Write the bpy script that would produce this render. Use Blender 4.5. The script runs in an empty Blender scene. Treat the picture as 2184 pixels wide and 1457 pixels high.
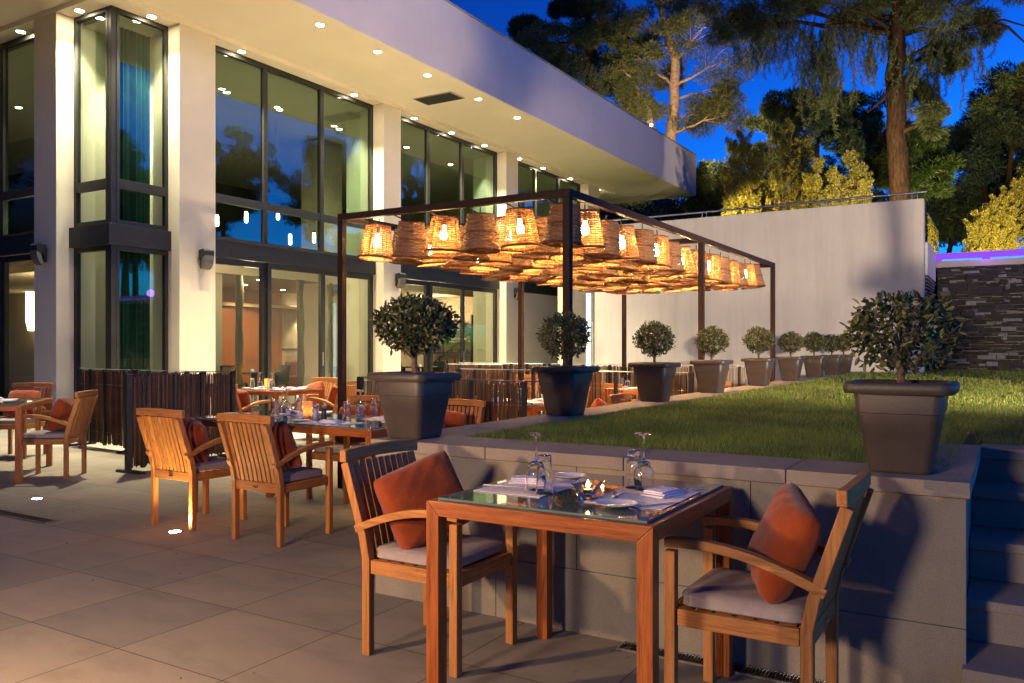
import bpy, bmesh, math, random
import numpy as np
from mathutils import Vector, Matrix
R = math.radians
S = bpy.context.scene
COL = S.collection

# ------------------------------------------------------------------ camera
cam = bpy.data.cameras.new("camera"); camo = bpy.data.objects.new("camera", cam); COL.objects.link(camo)
camo.location = (0, 0, 1.35); camo.rotation_euler = (R(90), 0, R(31))
cam.sensor_width = 36; cam.lens = 28.98; cam.shift_y = 0.00618; cam.clip_start = 0.05; cam.clip_end = 600
S.camera = camo
S.view_settings.view_transform = 'Standard'; S.view_settings.look = 'None'
S.view_settings.exposure = 1.3; S.view_settings.gamma = 1
S.cycles.use_denoising = True
S.cycles.max_bounces = 8; S.cycles.diffuse_bounces = 3; S.cycles.glossy_bounces = 4
S.cycles.transmission_bounces = 8; S.cycles.transparent_max_bounces = 12
S.cycles.caustics_reflective = False; S.cycles.caustics_refractive = False
S.cycles.sample_clamp_indirect = 4.0

# ------------------------------------------------------------------ sky (dusk)
W = bpy.data.worlds.new("World"); S.world = W; W.use_nodes = True
wn = W.node_tree.nodes; wl = W.node_tree.links; wn.clear()
sky = wn.new('ShaderNodeTexSky'); sky.sky_type = 'NISHITA'; sky.sun_disc = False
sky.sun_elevation = R(-3.0); sky.sun_rotation = R(60); sky.air_density = 1.0; sky.dust_density = 0.3; sky.ozone_density = 6.0
tint = wn.new('ShaderNodeMix'); tint.data_type = 'RGBA'; tint.blend_type = 'MULTIPLY'; tint.inputs[0].default_value = 1.0
tint.inputs[7].default_value = (0.10, 1.35, 1.35, 1)
bg = wn.new('ShaderNodeBackground'); bg.inputs[1].default_value = 4.2
wo = wn.new('ShaderNodeOutputWorld')
tcw = wn.new('ShaderNodeTexCoord'); sxyz = wn.new('ShaderNodeSeparateXYZ'); rw = wn.new('ShaderNodeValToRGB'); t2 = wn.new('ShaderNodeMix')
t2.data_type = 'RGBA'; t2.blend_type = 'MULTIPLY'; t2.inputs[0].default_value = 1.0
for p_, c_ in zip((0, 1), ((1.3, 2.15, 1.7, 1), (.12, .24, .22, 1))): rw.color_ramp.elements[p_].color = c_
rw.color_ramp.elements[1].position = .62; e_ = rw.color_ramp.elements.new(.36); e_.color = (.30, .58, .62, 1)
wl.new(tcw.outputs['Generated'], sxyz.inputs[0]); wl.new(sxyz.outputs[2], rw.inputs[0])
wl.new(sky.outputs[0], tint.inputs[6]); wl.new(tint.outputs[2], t2.inputs[6]); wl.new(rw.outputs[0], t2.inputs[7]); wl.new(t2.outputs[2], bg.inputs[0]); wl.new(bg.outputs[0], wo.inputs[0])

def spot(name, loc, target, watts, col, size=90, blend=0.5, rad=0.05, parent=None):
    l = bpy.data.lights.new(name, 'SPOT'); l.energy = watts; l.color = col; l.spot_size = R(size); l.spot_blend = blend
    l.shadow_soft_size = rad
    o = bpy.data.objects.new(name, l); COL.objects.link(o); o.location = loc
    d = Vector(target) - Vector(loc); o.rotation_euler = d.to_track_quat('-Z', 'Y').to_euler()
    if parent:
        o.parent = parent; o.location = Vector(loc) - Vector(parent.location)
    return o
def point(name, loc, watts, col, rad=0.03, parent=None):
    l = bpy.data.lights.new(name, 'POINT'); l.energy = watts; l.color = col; l.shadow_soft_size = rad
    o = bpy.data.objects.new(name, l); COL.objects.link(o); o.location = loc
    if parent: o.parent = parent
    return o
# garden lamps of the place
point('terrace_flood_light', (-3.25, 0.96, 1.22), 92, (1, .62, .34), .05)
spot('terrace_wash_light', (-3.0, -8.0, 3.4), (-2.4, 4.6, 1.2), 1250, (1, .76, .54), 74, 1.0, .6)
spot('lawn_flood_light', (4.2, 6.5, 1.6), (-9.5, 21.0, 7.0), 2700, (1, .76, .52), 100, .8, .08)
spot('bush_flood_light', (-6.8, 22.9, 3.75), (-6.85, 25.4, 5.35), 2900, (1, .70, .17), 46, .7, .1)
spot('bush_flood_light', (-4.0, 23.2, 3.9), (-4.3, 27.0, 5.6), 1500, (1, .70, .2), 60, .7, .1)
spot('tree_flood_light', (-1.5, 23.5, 4.0), (-4.0, 34.0, 9.5), 1500, (1, .80, .50), 105, .8, .1)
spot('bush_flood_light', (0.4, 28.0, 3.9), (-.2, 32.0, 5.5), 2400, (1, .70, .17), 66, .7, .1)

# ------------------------------------------------------------------ materials
def nt(name):
    m = bpy.data.materials.new(name); m.use_nodes = True
    n = m.node_tree.nodes; l = m.node_tree.links
    return m, n, l, n['Principled BSDF']
def setp(b, **k):
    for a, v in k.items():
        a = a.replace('_', ' ')
        if a in b.inputs: b.inputs[a].default_value = v
def c4(c): return (c[0], c[1], c[2], 1)
def ramp(n, l, fac, cols, pos=None):
    r = n.new('ShaderNodeValToRGB'); e = r.color_ramp.elements
    pos = pos or [i / (len(cols) - 1) for i in range(len(cols))]
    while len(e) < len(cols): e.new(0.5)
    for i, (c, p) in enumerate(zip(cols, pos)): e[i].position = p; e[i].color = c4(c)
    l.new(fac, r.inputs[0]); return r.outputs[0]
def coords(n, l, scale=(1, 1, 1), kind='Object', rot=(0, 0, 0)):
    t = n.new('ShaderNodeTexCoord'); mp = n.new('ShaderNodeMapping')
    mp.inputs['Scale'].default_value = scale; mp.inputs['Rotation'].default_value = rot
    l.new(t.outputs[kind], mp.inputs[0]); return mp.outputs[0]
def noise(n, l, vec, scale, detail=6, rough=.6):
    t = n.new('ShaderNodeTexNoise'); t.inputs['Scale'].default_value = scale
    t.inputs['Detail'].default_value = detail; t.inputs['Roughness'].default_value = rough
    l.new(vec, t.inputs['Vector']); return t.outputs['Fac']
def bump(n, l, h, b, strength=.3, dist=.01):
    u = n.new('ShaderNodeBump'); u.inputs['Strength'].default_value = strength; u.inputs['Distance'].default_value = dist
    l.new(h, u.inputs['Height']); l.new(u.outputs[0], b.inputs['Normal'])
def mixc(n, l, fac, a, b, mode='MIX'):
    x = n.new('ShaderNodeMix'); x.data_type = 'RGBA'; x.blend_type = mode
    if isinstance(fac, float): x.inputs[0].default_value = fac
    else: l.new(fac, x.inputs[0])
    for i, v in ((6, a), (7, b)):
        if isinstance(v, tuple): x.inputs[i].default_value = c4(v)
        else: l.new(v, x.inputs[i])
    return x.outputs[2]
def plain(name, col, rough=.5, metal=0.0, var=.12, scale=6, bmp=.1, bscale=80, kind='Object', spec=.5):
    m, n, l, b = nt(name)
    v = coords(n, l, kind=kind)
    f = noise(n, l, v, scale)
    lo = tuple(x * (1 - var) for x in col); hi = tuple(min(1, x * (1 + var)) for x in col)
    l.new(ramp(n, l, f, [lo, hi], [.3, .7]), b.inputs['Base Color'])
    setp(b, Roughness=rough, Metallic=metal, Specular_IOR_Level=spec)
    if bmp: bump(n, l, noise(n, l, v, bscale, 3), b, bmp, .004)
    return m
def wood(name, cols, axis, rough=.5, sc=1.0):
    m, n, l, b = nt(name)
    s = [70 * sc] * 3; s[axis] = 3.2 * sc
    v = coords(n, l, tuple(s))
    inf = n.new('ShaderNodeObjectInfo')
    add = n.new('ShaderNodeVectorMath'); add.operation = 'ADD'
    mul = n.new('ShaderNodeMath'); mul.operation = 'MULTIPLY'; mul.inputs[1].default_value = 40
    l.new(inf.outputs['Random'], mul.inputs[0]); l.new(v, add.inputs[0]); l.new(mul.outputs[0], add.inputs[1])
    f0 = noise(n, l, add.outputs[0], 1.0, 7, .65); f1 = noise(n, l, add.outputs[0], 3.6, 5, .7)
    fm = n.new('ShaderNodeMix'); fm.inputs[0].default_value = .45; l.new(f0, fm.inputs[2]); l.new(f1, fm.inputs[3]); f = fm.outputs[0]
    s2 = [5 * sc] * 3; s2[axis] = .8 * sc
    g = noise(n, l, coords(n, l, tuple(s2)), 1.0, 3)
    base = ramp(n, l, f, cols, [.34, .45, .56, .68][:len(cols)])
    rr = n.new('ShaderNodeMapRange'); rr.inputs[3].default_value = .55; rr.inputs[4].default_value = 1.3
    ge = n.new('ShaderNodeNewGeometry'); isl = n.new('ShaderNodeMath'); isl.operation = 'MULTIPLY_ADD'; isl.inputs[1].default_value = .45
    l.new(ge.outputs['Random Per Island'], isl.inputs[0]); l.new(g, isl.inputs[2])
    i2 = n.new('ShaderNodeMath'); i2.operation = 'ADD'; i2.inputs[1].default_value = -.22; l.new(isl.outputs[0], i2.inputs[0])
    l.new(i2.outputs[0], rr.inputs[0])
    gry = n.new('ShaderNodeCombineColor')
    for i in range(3): l.new(rr.outputs[0], gry.inputs[i])
    l.new(mixc(n, l, 1.0, base, gry.outputs[0], 'MULTIPLY'), b.inputs['Base Color'])
    setp(b, Roughness=rough, Specular_IOR_Level=.4); bump(n, l, f, b, .35, .003)
    return m
TEAK = [(.17, .058, .014), (.38, .145, .035), (.50, .205, .052), (.62, .29, .09)]
TAB = [(.11, .026, .006), (.32, .080, .015), (.46, .125, .024), (.56, .18, .04)]
teak = [wood('teak_%s' % a, TEAK, i, .55) for i, a in enumerate('xyz')]
tabw = [wood('table_wood_%s' % a, TAB, i, .38) for i, a in enumerate('xyz')]
GREYW = [(.025, .016, .010), (.07, .048, .028), (.12, .085, .05), (.18, .13, .08)]
driftw = wood('weathered_wood', GREYW, 2, .8, .5)
panelw = wood('wall_panelling', [(.10, .035, .012), (.17, .062, .02), (.20, .075, .025), (.24, .09, .03)], 2, .5, .35)

plaster = plain('plaster', (.64, .565, .43), .85, 0, .05, 1.2, .25, 60, spec=.2)
soffitm = plain('soffit_plaster', (.76, .68, .53), .85, 0, .04, .8, .08, 90, spec=.2)
roofm = plain('fascia_render', (.66, .60, .60), .85, 0, .07, .6, .2, 50, spec=.2)
wallm_, n, l, b = nt('white_render')
v = coords(n, l); v2 = coords(n, l, (3.0, 3.0, .25))
f = noise(n, l, v, .7, 8, .65); g_ = noise(n, l, v2, 1.0, 5, .7)
c_ = ramp(n, l, f, [(.54, .52, .50), (.62, .60, .57)], [.3, .7])
st = ramp(n, l, g_, [(.86, .85, .83), (1, 1, 1)], [.28, .55])
l.new(mixc(n, l, 1.0, c_, st, 'MULTIPLY'), b.inputs['Base Color']); setp(b, Roughness=.9, Specular_IOR_Level=.15)
bump(n, l, noise(n, l, v, 120, 3), b, .3, .004)
whitewall = wallm_
darkmetal = plain('dark_bronze_metal', (.032, .029, .024), .42, .3, .2, 4, .05, 200)
framem = plain('window_frame_metal', (.024, .023, .018), .5, .2, .12, 3, .04, 200)
bandm = plain('spandrel_metal', (.030, .029, .024), .55, .2, .15, 2, .05, 150)
pergm = plain('pergola_steel', (.032, .017, .011), .6, .0, .2, 5, .08, 150, spec=.15)
steel = plain('stainless_steel', (.55, .55, .56), .28, 1.0, .08, 20, .02, 200)
blackm = plain('black_plastic', (.012, .012, .013), .4, 0, .2, 10, .05, 200)
greyplast = plain('grey_speaker_grille', (.11, .10, .09), .6, .2, .1, 60, .3, 500)
potm = plain('pot_plastic', (.060, .046, .040), .42, 0, .12, 14, .35, 260)
soilm = plain('potting_soil', (.03, .02, .012), .95, 0, .5, 60, .9, 60)
cushm = plain('seat_cushion_fabric', (.34, .28, .27), .9, 0, .10, 30, .35, 500, spec=.15)
mattm = plain('placemat_fabric', (.86, .77, .75), .85, 0, .08, 40, .3, 500, spec=.2)
napm = plain('napkin_linen', (.78, .72, .82), .9, 0, .06, 40, .35, 400, spec=.15)
china = plain('white_china', (.74, .74, .76), .12, 0, .02, 4, 0)
waxm = plain('candle_wax', (.8, .7, .55), .4, 0, .02, 4, 0)
redsofa = plain('wine_red_upholstery', (.12, .025, .02), .8, 0, .2, 10, .2, 200)
blackch = plain('black_lacquer', (.015, .012, .010), .35, 0, .2, 10, .05, 100)
conc = plain('pale_concrete', (.34, .31, .31), .85, 0, .12, 3, .3, 80)

# orange cushions
pillm, n, l, b = nt('rust_orange_fabric')
v = coords(n, l); f = noise(n, l, v, 7, 4)
l.new(ramp(n, l, f, [(.19, .032, .010), (.30, .058, .015)], [.3, .7]), b.inputs['Base Color'])
setp(b, Roughness=.9, Specular_IOR_Level=.1, Sheen_Weight=.25)
w2 = noise(n, l, v, 420, 2); w3 = noise(n, l, coords(n, l, (1, 1, 2.6)), 9, 3)
ad = n.new('ShaderNodeMath'); ad.operation = 'MULTIPLY_ADD'; ad.inputs[1].default_value = .12
l.new(w2, ad.inputs[0]); l.new(w3, ad.inputs[2]); bump(n, l, ad.outputs[0], b, .3, .02)

# terrace slabs
floorm, n, l, b = nt('sandstone_paving')
v = coords(n, l)
br = n.new('ShaderNodeTexBrick'); br.offset = 0; br.squash = 1; l.new(coords(n, l), br.inputs['Vector'])
mp = br.inputs['Vector'].links[0].from_node; mp.inputs['Location'].default_value = (-.05, -.31, 0)
br.inputs['Scale'].default_value = 1.0; br.inputs['Brick Width'].default_value = .695; br.inputs['Row Height'].default_value = .65
br.inputs['Mortar Size'].default_value = .0035; br.inputs['Mortar Smooth'].default_value = .1; br.inputs['Bias'].default_value = 0
br.inputs['Color1'].default_value = (.275, .245, .21, 1); br.inputs['Color2'].default_value = (.21, .20, .182, 1)
br.inputs['Mortar'].default_value = (.085, .07, .055, 1)
f = noise(n, l, coords(n, l, (1.0, 2.2, 1)), 2.6, 9, .68)
big = noise(n, l, v, .45, 4, .6)
fine = noise(n, l, v, 260, 2, .7)
a1 = ramp(n, l, f, [(.76, .75, .74), (1.0, 1.0, 1.0), (1.12, 1.09, 1.04)], [.3, .5, .7])
a2 = ramp(n, l, big, [(.78, .78, .80), (1.1, 1.06, 1.0)], [.35, .65])
a3 = ramp(n, l, fine, [(.80, .80, .80), (1.12, 1.12, 1.12)], [.35, .65])
c1 = mixc(n, l, 1.0, br.outputs[0], a1, 'MULTIPLY'); c2 = mixc(n, l, 1.0, c1, a2, 'MULTIPLY'); c3 = mixc(n, l, 1.0, c2, a3, 'MULTIPLY')
stn = noise(n, l, coords(n, l, (1, 1, 1)), 7.5, 9, .8); c3 = mixc(n, l, 1.0, c3, ramp(n, l, stn, [(.68, .66, .64), (1, 1, 1)], [.28, .38]), 'MULTIPLY')
l.new(c3, b.inputs['Base Color']); setp(b, Specular_IOR_Level=.35)
l.new(ramp(n, l, f, [(.62,) * 3, (.80,) * 3], [.3, .7]), b.inputs['Roughness'])
sub = n.new('ShaderNodeMath'); sub.operation = 'MULTIPLY_ADD'; sub.inputs[1].default_value = -3.0
l.new(br.outputs['Fac'], sub.inputs[0]); l.new(f, sub.inputs[2])
b1 = n.new('ShaderNodeBump'); b1.inputs['Strength'].default_value = .35; b1.inputs['Distance'].default_value = .006
l.new(sub.outputs[0], b1.inputs['Height'])
b2 = n.new('ShaderNodeBump'); b2.inputs['Strength'].default_value = .25; b2.inputs['Distance'].default_value = .003
l.new(fine, b2.inputs['Height']); l.new(b1.outputs[0], b2.inputs['Normal']); l.new(b2.outputs[0], b.inputs['Normal'])

def stonem(name, lo, hi, stain=.7):
    m, n, l, b = nt(name)
    v = coords(n, l)
    f = noise(n, l, v, 2.2, 8, .65); fine = noise(n, l, v, 240, 2, .7); s = noise(n, l, coords(n, l, (1, 1, .5)), 1.6, 5)
    c = ramp(n, l, f, [lo, hi], [.3, .7])
    a = ramp(n, l, fine, [(.82,) * 3, (1.12,) * 3], [.35, .65]); d = ramp(n, l, s, [(stain,) * 3, (1,) * 3], [.36, .56])
    l.new(mixc(n, l, 1.0, mixc(n, l, 1.0, c, a, 'MULTIPLY'), d, 'MULTIPLY'), b.inputs['Base Color'])
    setp(b, Roughness=.82, Specular_IOR_Level=.3); bump(n, l, fine, b, .3, .004); return m
clad = stonem('wall_cladding_stone', (.235, .20, .16), (.32, .275, .22), .8)
copem = stonem('coping_stone', (.25, .205, .175), (.32, .265, .225), .85)

# grass / ground
lawnm, n, l, b = nt('lawn_soil')
v = coords(n, l); f = noise(n, l, v, 30, 6); g2 = noise(n, l, v, 1.2, 4)
l.new(mixc(n, l, g2, ramp(n, l, f, [(.018, .028, .006), (.05, .075, .016)], [.35, .65]), ramp(n, l, f, [(.03, .034, .01), (.075, .09, .02)], [.35, .65])), b.inputs['Base Color'])
setp(b, Roughness=.95); bump(n, l, f, b, .8, .03)
def leafm(name, cols, rough=.5, trans=.25, patch=2.0):
    m, n, l, b = nt(name)
    g = n.new('ShaderNodeNewGeometry')
    c = ramp(n, l, g.outputs['Random Per Island'], cols)
    p = noise(n, l, coords(n, l), patch, 3)
    p2 = ramp(n, l, p, [(.62, .64, .60), (1.15, 1.12, 1.0)], [.35, .65])
    cc = mixc(n, l, 1.0, c, p2, 'MULTIPLY')
    l.new(cc, b.inputs['Base Color']); setp(b, Roughness=rough, Specular_IOR_Level=.4)
    t = n.new('ShaderNodeBsdfTranslucent'); l.new(cc, t.inputs[0])
    mx = n.new('ShaderNodeMixShader'); mx.inputs[0].default_value = trans
    o = n['Material Output']; l.new(b.outputs[0], mx.inputs[1]); l.new(t.outputs[0], mx.inputs[2]); l.new(mx.outputs[0], o.inputs[0])
    return m
grassm = leafm('grass_blades', [(.07, .13, .015), (.14, .23, .03), (.22, .29, .05), (.36, .32, .12)], .6, .35, 1.3)
bayleaf = leafm('ficus_leaves', [(.03, .04, .014), (.07, .085, .03), (.13, .14, .055), (.26, .26, .13)], .35, .2, 12)
pinem = leafm('pine_needles', [(.035, .065, .022), (.07, .105, .035), (.11, .135, .05), (.16, .14, .065)], .6, .2, 1.0)
darkpine = leafm('dark_conifer_needles', [(.035, .062, .032), (.06, .10, .05), (.10, .13, .06)], .6, .15, .8)
bushm = leafm('shrub_leaves', [(.05, .055, .015), (.13, .125, .03), (.26, .23, .06)], .55, .3, 2.0)
barkm, n, l, b = nt('pine_bark')
v = coords(n, l, (9, 9, 2.2)); f = noise(n, l, v, 1.6, 8, .7)
l.new(ramp(n, l, f, [(.014, .008, .005), (.045, .026, .017), (.09, .055, .038)], [.35, .55, .75]), b.inputs['Base Color'])
setp(b, Roughness=.95, Specular_IOR_Level=.1); bump(n, l, f, b, 1.0, .06)
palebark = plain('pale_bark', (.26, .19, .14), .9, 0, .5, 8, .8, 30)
twigm = plain('twig_bark', (.13, .085, .055), .9, 0, .4, 40, .5, 200)

# slate wall stones
slatem, n, l, b = nt('slate_stones')
g = n.new('ShaderNodeNewGeometry')
c = ramp(n, l, g.outputs['Random Per Island'], [(.008, .008, .010), (.018, .017, .019), (.034, .031, .034), (.15, .155, .18)], [.0, .5, .84, .90])
f = noise(n, l, coords(n, l), 14, 6, .7)
l.new(mixc(n, l, 1.0, c, ramp(n, l, f, [(.6,) * 3, (1.2,) * 3], [.3, .7]), 'MULTIPLY'), b.inputs['Base Color'])
setp(b, Roughness=.85); bump(n, l, f, b, .7, .02)

# glass
def glassm(name, tint, ior=1.5, refl=1.0):
    m, n, l, b = nt(name); n.remove(b)
    tr = n.new('ShaderNodeBsdfTransparent'); tr.inputs[0].default_value = c4(tint)
    gl = n.new('ShaderNodeBsdfGlossy'); gl.inputs['Roughness'].default_value = 0.0; gl.inputs[0].default_value = (refl, refl, refl, 1)
    fr = n.new('ShaderNodeFresnel'); fr.inputs[0].default_value = ior
    gm = n.new('ShaderNodeNewGeometry'); mr = n.new('ShaderNodeMapRange'); mr.inputs[3].default_value = ior; mr.inputs[4].default_value = 1 / ior
    l.new(gm.outputs['Backfacing'], mr.inputs[0]); l.new(mr.outputs[0], fr.inputs[0])
    mx = n.new('ShaderNodeMixShader'); o = n['Material Output']
    l.new(fr.outputs[0], mx.inputs[0]); l.new(tr.outputs[0], mx.inputs[1]); l.new(gl.outputs[0], mx.inputs[2]); l.new(mx.outputs[0], o.inputs[0])
    return m
paneglass = glassm('window_glass', (.58, .70, .61), 1.62)
doorglass = glassm('door_glass', (.80, .86, .80), 1.55)
clearg, n, l, b = nt('clear_glassware'); setp(b, Base_Color=(1, 1, 1, 1), Roughness=0.0, Transmission_Weight=1.0, IOR=1.45)
topglass, n, l, b = nt('back_painted_table_glass')
l.new(ramp(n, l, noise(n, l, coords(n, l), 3), [(.10, .135, .115), (.13, .165, .14)]), b.inputs['Base Color'])
setp(b, Roughness=.04, Specular_IOR_Level=.9, IOR=1.6, Coat_Weight=.6, Coat_Roughness=.01)
edgeglass = plain('green_glass_edge', (.11, .20, .17), .15, 0, .05, 4, 0)
def emis(name, col, st):
    m, n, l, b = nt(name); n.remove(b); e = n.new('ShaderNodeEmission'); e.inputs[0].default_value = c4(col); e.inputs[1].default_value = st
    l.new(e.outputs[0], n['Material Output'].inputs[0]); return m
em_dl = emis('downlight_glow', (1, .86, .62), 60)
em_bulb = emis('lantern_bulb_glow', (1, .66, .28), 75)
em_fl = emis('flame_glow', (1, .62, .22), 22)
em_pend = emis('pendant_glow', (1, .88, .66), 22)
em_uv = emis('violet_led_glow', (.30, .08, 1.0), .42)
em_bl = emis('blue_led_glow', (.05, .25, 1.0), .9)
em_cove = emis('cove_glow', (1, .72, .42), 4.0)
em_strip = emis('white_strip_glow', (.85, 1, .9), 1.7)

# wicker
def wick(name, cols, trans):
    m, n, l, b = nt(name)
    v = coords(n, l); f = noise(n, l, v, 90, 4, .6); g2 = noise(n, l, coords(n, l, (6, 6, 40)), 1.5, 2)
    mm = n.new('ShaderNodeMath'); mm.operation = 'ADD'; mm.inputs[1].default_value = -.15
    av = n.new('ShaderNodeMath'); av.operation = 'MULTIPLY_ADD'; av.inputs[1].default_value = .6
    l.new(f, av.inputs[0]); l.new(g2, av.inputs[2]); l.new(av.outputs[0], mm.inputs[0])
    c = ramp(n, l, mm.outputs[0], cols, [.35, .6, .85])
    l.new(c, b.inputs['Base Color']); setp(b, Roughness=.6)
    t = n.new('ShaderNodeBsdfTranslucent'); l.new(c, t.inputs[0])
    mx = n.new('ShaderNodeMixShader'); mx.inputs[0].default_value = trans
    l.new(b.outputs[0], mx.inputs[1]); l.new(t.outputs[0], mx.inputs[2]); l.new(mx.outputs[0], n['Material Output'].inputs[0])
    return m
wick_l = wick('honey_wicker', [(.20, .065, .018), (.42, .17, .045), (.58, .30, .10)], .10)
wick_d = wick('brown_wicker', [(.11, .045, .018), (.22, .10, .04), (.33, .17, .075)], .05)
rimm = wick('dark_wicker_braid', [(.05, .018, .007), (.12, .045, .014), (.2, .08, .03)], .05)
bambm = leafm('dark_reed', [(.03, .013, .006), (.065, .030, .014), (.11, .052, .023), (.18, .095, .045)], .35, .0, 5)
curtm = plain('teal_curtain', (.010, .058, .040), .8, 0, .3, 4, .3, 300)

# ------------------------------------------------------------------ builders
class MB:
    def __init__(s, M=None): s.V = []; s.F = []; s.n = 0; s.M = M
    def add(s, vs, fs):
        vs = [Vector(p) for p in vs]
        if s.M: vs = [s.M @ p for p in vs]
        s.V += [tuple(p) for p in vs]; s.F += [tuple(i + s.n for i in f) for f in fs]; s.n += len(vs)
    def box(s, x0, x1, y0, y1, z0, z1):
        s.add([(x0, y0, z0), (x1, y0, z0), (x1, y1, z0), (x0, y1, z0), (x0, y0, z1), (x1, y0, z1), (x1, y1, z1), (x0, y1, z1)],
              [(0, 3, 2, 1), (4, 5, 6, 7), (0, 1, 5, 4), (1, 2, 6, 5), (2, 3, 7, 6), (3, 0, 4, 7)]); return s
    def bar(s, p, q, w, h, up=(0, 0, 1)):
        p = Vector(p); q = Vector(q); d = (q - p).normalized(); u = Vector(up)
        a = d.cross(u)
        if a.length < 1e-4: a = d.cross(Vector((1, 0, 0)))
        a.normalize(); u = a.cross(d).normalized()
        a = a * w / 2; u = u * h / 2
        s.add([p - a - u, p + a - u, p + a + u, p - a + u, q - a - u, q + a - u, q + a + u, q - a + u],
              [(0, 1, 2, 3), (4, 7, 6, 5), (0, 4, 5, 1), (1, 5, 6, 2), (2, 6, 7, 3), (3, 7, 4, 0)]); return s
    def path(s, pts, w, h, up=(0, 0, 1)):
        """rectangular section swept along pts"""
        pts = [Vector(p) for p in pts]; vs = []; fs = []
        for i, p in enumerate(pts):
            d = (pts[min(i + 1, len(pts) - 1)] - pts[max(i - 1, 0)]).normalized()
            a = d.cross(Vector(up)).normalized(); u = a.cross(d).normalized()
            vs += [p - a * w / 2 - u * h / 2, p + a * w / 2 - u * h / 2, p + a * w / 2 + u * h / 2, p - a * w / 2 + u * h / 2]
        k = len(pts)
        for i in range(k - 1):
            for j in range(4):
                fs.append((i * 4 + j, i * 4 + (j + 1) % 4, (i + 1) * 4 + (j + 1) % 4, (i + 1) * 4 + j))
        fs += [(3, 2, 1, 0), tuple((k - 1) * 4 + j for j in range(4))]
        s.add(vs, fs); return s
    def tube(s, pts, rads, n=8, caps=True):
        pts = [Vector(p) for p in pts]; vs = []; fs = []
        if not hasattr(rads, '__len__'): rads = [rads] * len(pts)
        ref = Vector((0, 0, 1))
        for i, p in enumerate(pts):
            d = (pts[min(i + 1, len(pts) - 1)] - pts[max(i - 1, 0)])
            d = d.normalized() if d.length > 1e-9 else Vector((0, 0, 1))
            r0 = ref if abs(d.dot(ref)) < .95 else Vector((1, 0, 0))
            a = d.cross(r0).normalized(); u = a.cross(d)
            for j in range(n):
                t = 2 * math.pi * j / n; vs.append(p + (a * math.cos(t) + u * math.sin(t)) * rads[i])
        k = len(pts)
        for i in range(k - 1):
            for j in range(n): fs.append((i * n + j, i * n + (j + 1) % n, (i + 1) * n + (j + 1) % n, (i + 1) * n + j))
        if caps: fs += [tuple(range(n))[::-1], tuple((k - 1) * n + j for j in range(n))]
        s.add(vs, fs); return s
    def lathe(s, prof, n=24, c=(0, 0, 0)):
        vs = []; fs = []
        for r, z in prof:
            for j in range(n):
                t = 2 * math.pi * j / n; vs.append((c[0] + r * math.cos(t), c[1] + r * math.sin(t), c[2] + z))
        for i in range(len(prof) - 1):
            for j in range(n): fs.append((i * n + j, i * n + (j + 1) % n, (i + 1) * n + (j + 1) % n, (i + 1) * n + j))
        if prof[0][0] > 1e-5: fs.append(tuple(range(n))[::-1])
        if prof[-1][0] > 1e-5: fs.append(tuple((len(prof) - 1) * n + j for j in range(n)))
        s.add(vs, fs); return s
    def loops(s, L, cap0=True, cap1=True):
        n = len(L[0]); vs = [p for q in L for p in q]; fs = []
        for i in range(len(L) - 1):
            for j in range(n): fs.append((i * n + j, i * n + (j + 1) % n, (i + 1) * n + (j + 1) % n, (i + 1) * n + j))
        if cap0: fs.append(tuple(range(n))[::-1])
        if cap1: fs.append(tuple((len(L) - 1) * n + j for j in range(n)))
        s.add(vs, fs); return s
    def prism(s, poly, z0, z1):
        n = len(poly); s.loops([[(x, y, z0) for x, y in poly], [(x, y, z1) for x, y in poly]]); return s
    def build(s, name, mat, parent=None, bevel=0, smooth=False, loc=None, segs=2):
        me = bpy.data.meshes.new(name); me.from_pydata(s.V, [], s.F)
        bm = bmesh.new(); bm.from_mesh(me); bmesh.ops.recalc_face_normals(bm, faces=bm.faces); bm.to_mesh(me); bm.free()
        me.materials.append(mat); o = bpy.data.objects.new(name, me); COL.objects.link(o)
        if smooth:
            me.polygons.foreach_set('use_smooth', [True] * len(me.polygons))
            try: me.set_sharp_from_angle(angle=R(40))
            except Exception: pass
        if bevel:
            md = o.modifiers.new('bevel', 'BEVEL'); md.width = bevel; md.segments = segs; md.limit_method = 'ANGLE'; md.angle_limit = R(40)
        if parent: o.parent = parent
        if loc: o.location = loc
        return o
def fastmesh(name, V, quads, mat, parent=None, smooth=False):
    me = bpy.data.meshes.new(name); k = quads.shape[1]
    me.vertices.add(len(V)); me.vertices.foreach_set('co', np.asarray(V, dtype=np.float32).ravel())
    me.loops.add(quads.size); me.loops.foreach_set('vertex_index', quads.ravel().astype(np.int32))
    me.polygons.add(len(quads)); me.polygons.foreach_set('loop_start', np.arange(0, quads.size, k, dtype=np.int32))
    me.update(calc_edges=True); me.validate()
    if smooth: me.polygons.foreach_set('use_smooth', [True] * len(me.polygons))
    me.materials.append(mat); o = bpy.data.objects.new(name, me); COL.objects.link(o)
    if parent: o.parent = parent
    return o
def tag(o, label=None, cat=None, group=None, kind=None):
    if label: o['label'] = label
    if cat: o['category'] = cat
    if group: o['group'] = group
    if kind: o['kind'] = kind
    return o
def thing(name, label, cat, loc=(0, 0, 0), rz=0, group=None):
    o = bpy.data.objects.new(name, None); o.empty_display_size = .1; COL.objects.link(o)
    o.location = loc; o.rotation_euler = (0, 0, rz); return tag(o, label, cat, group)
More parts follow.
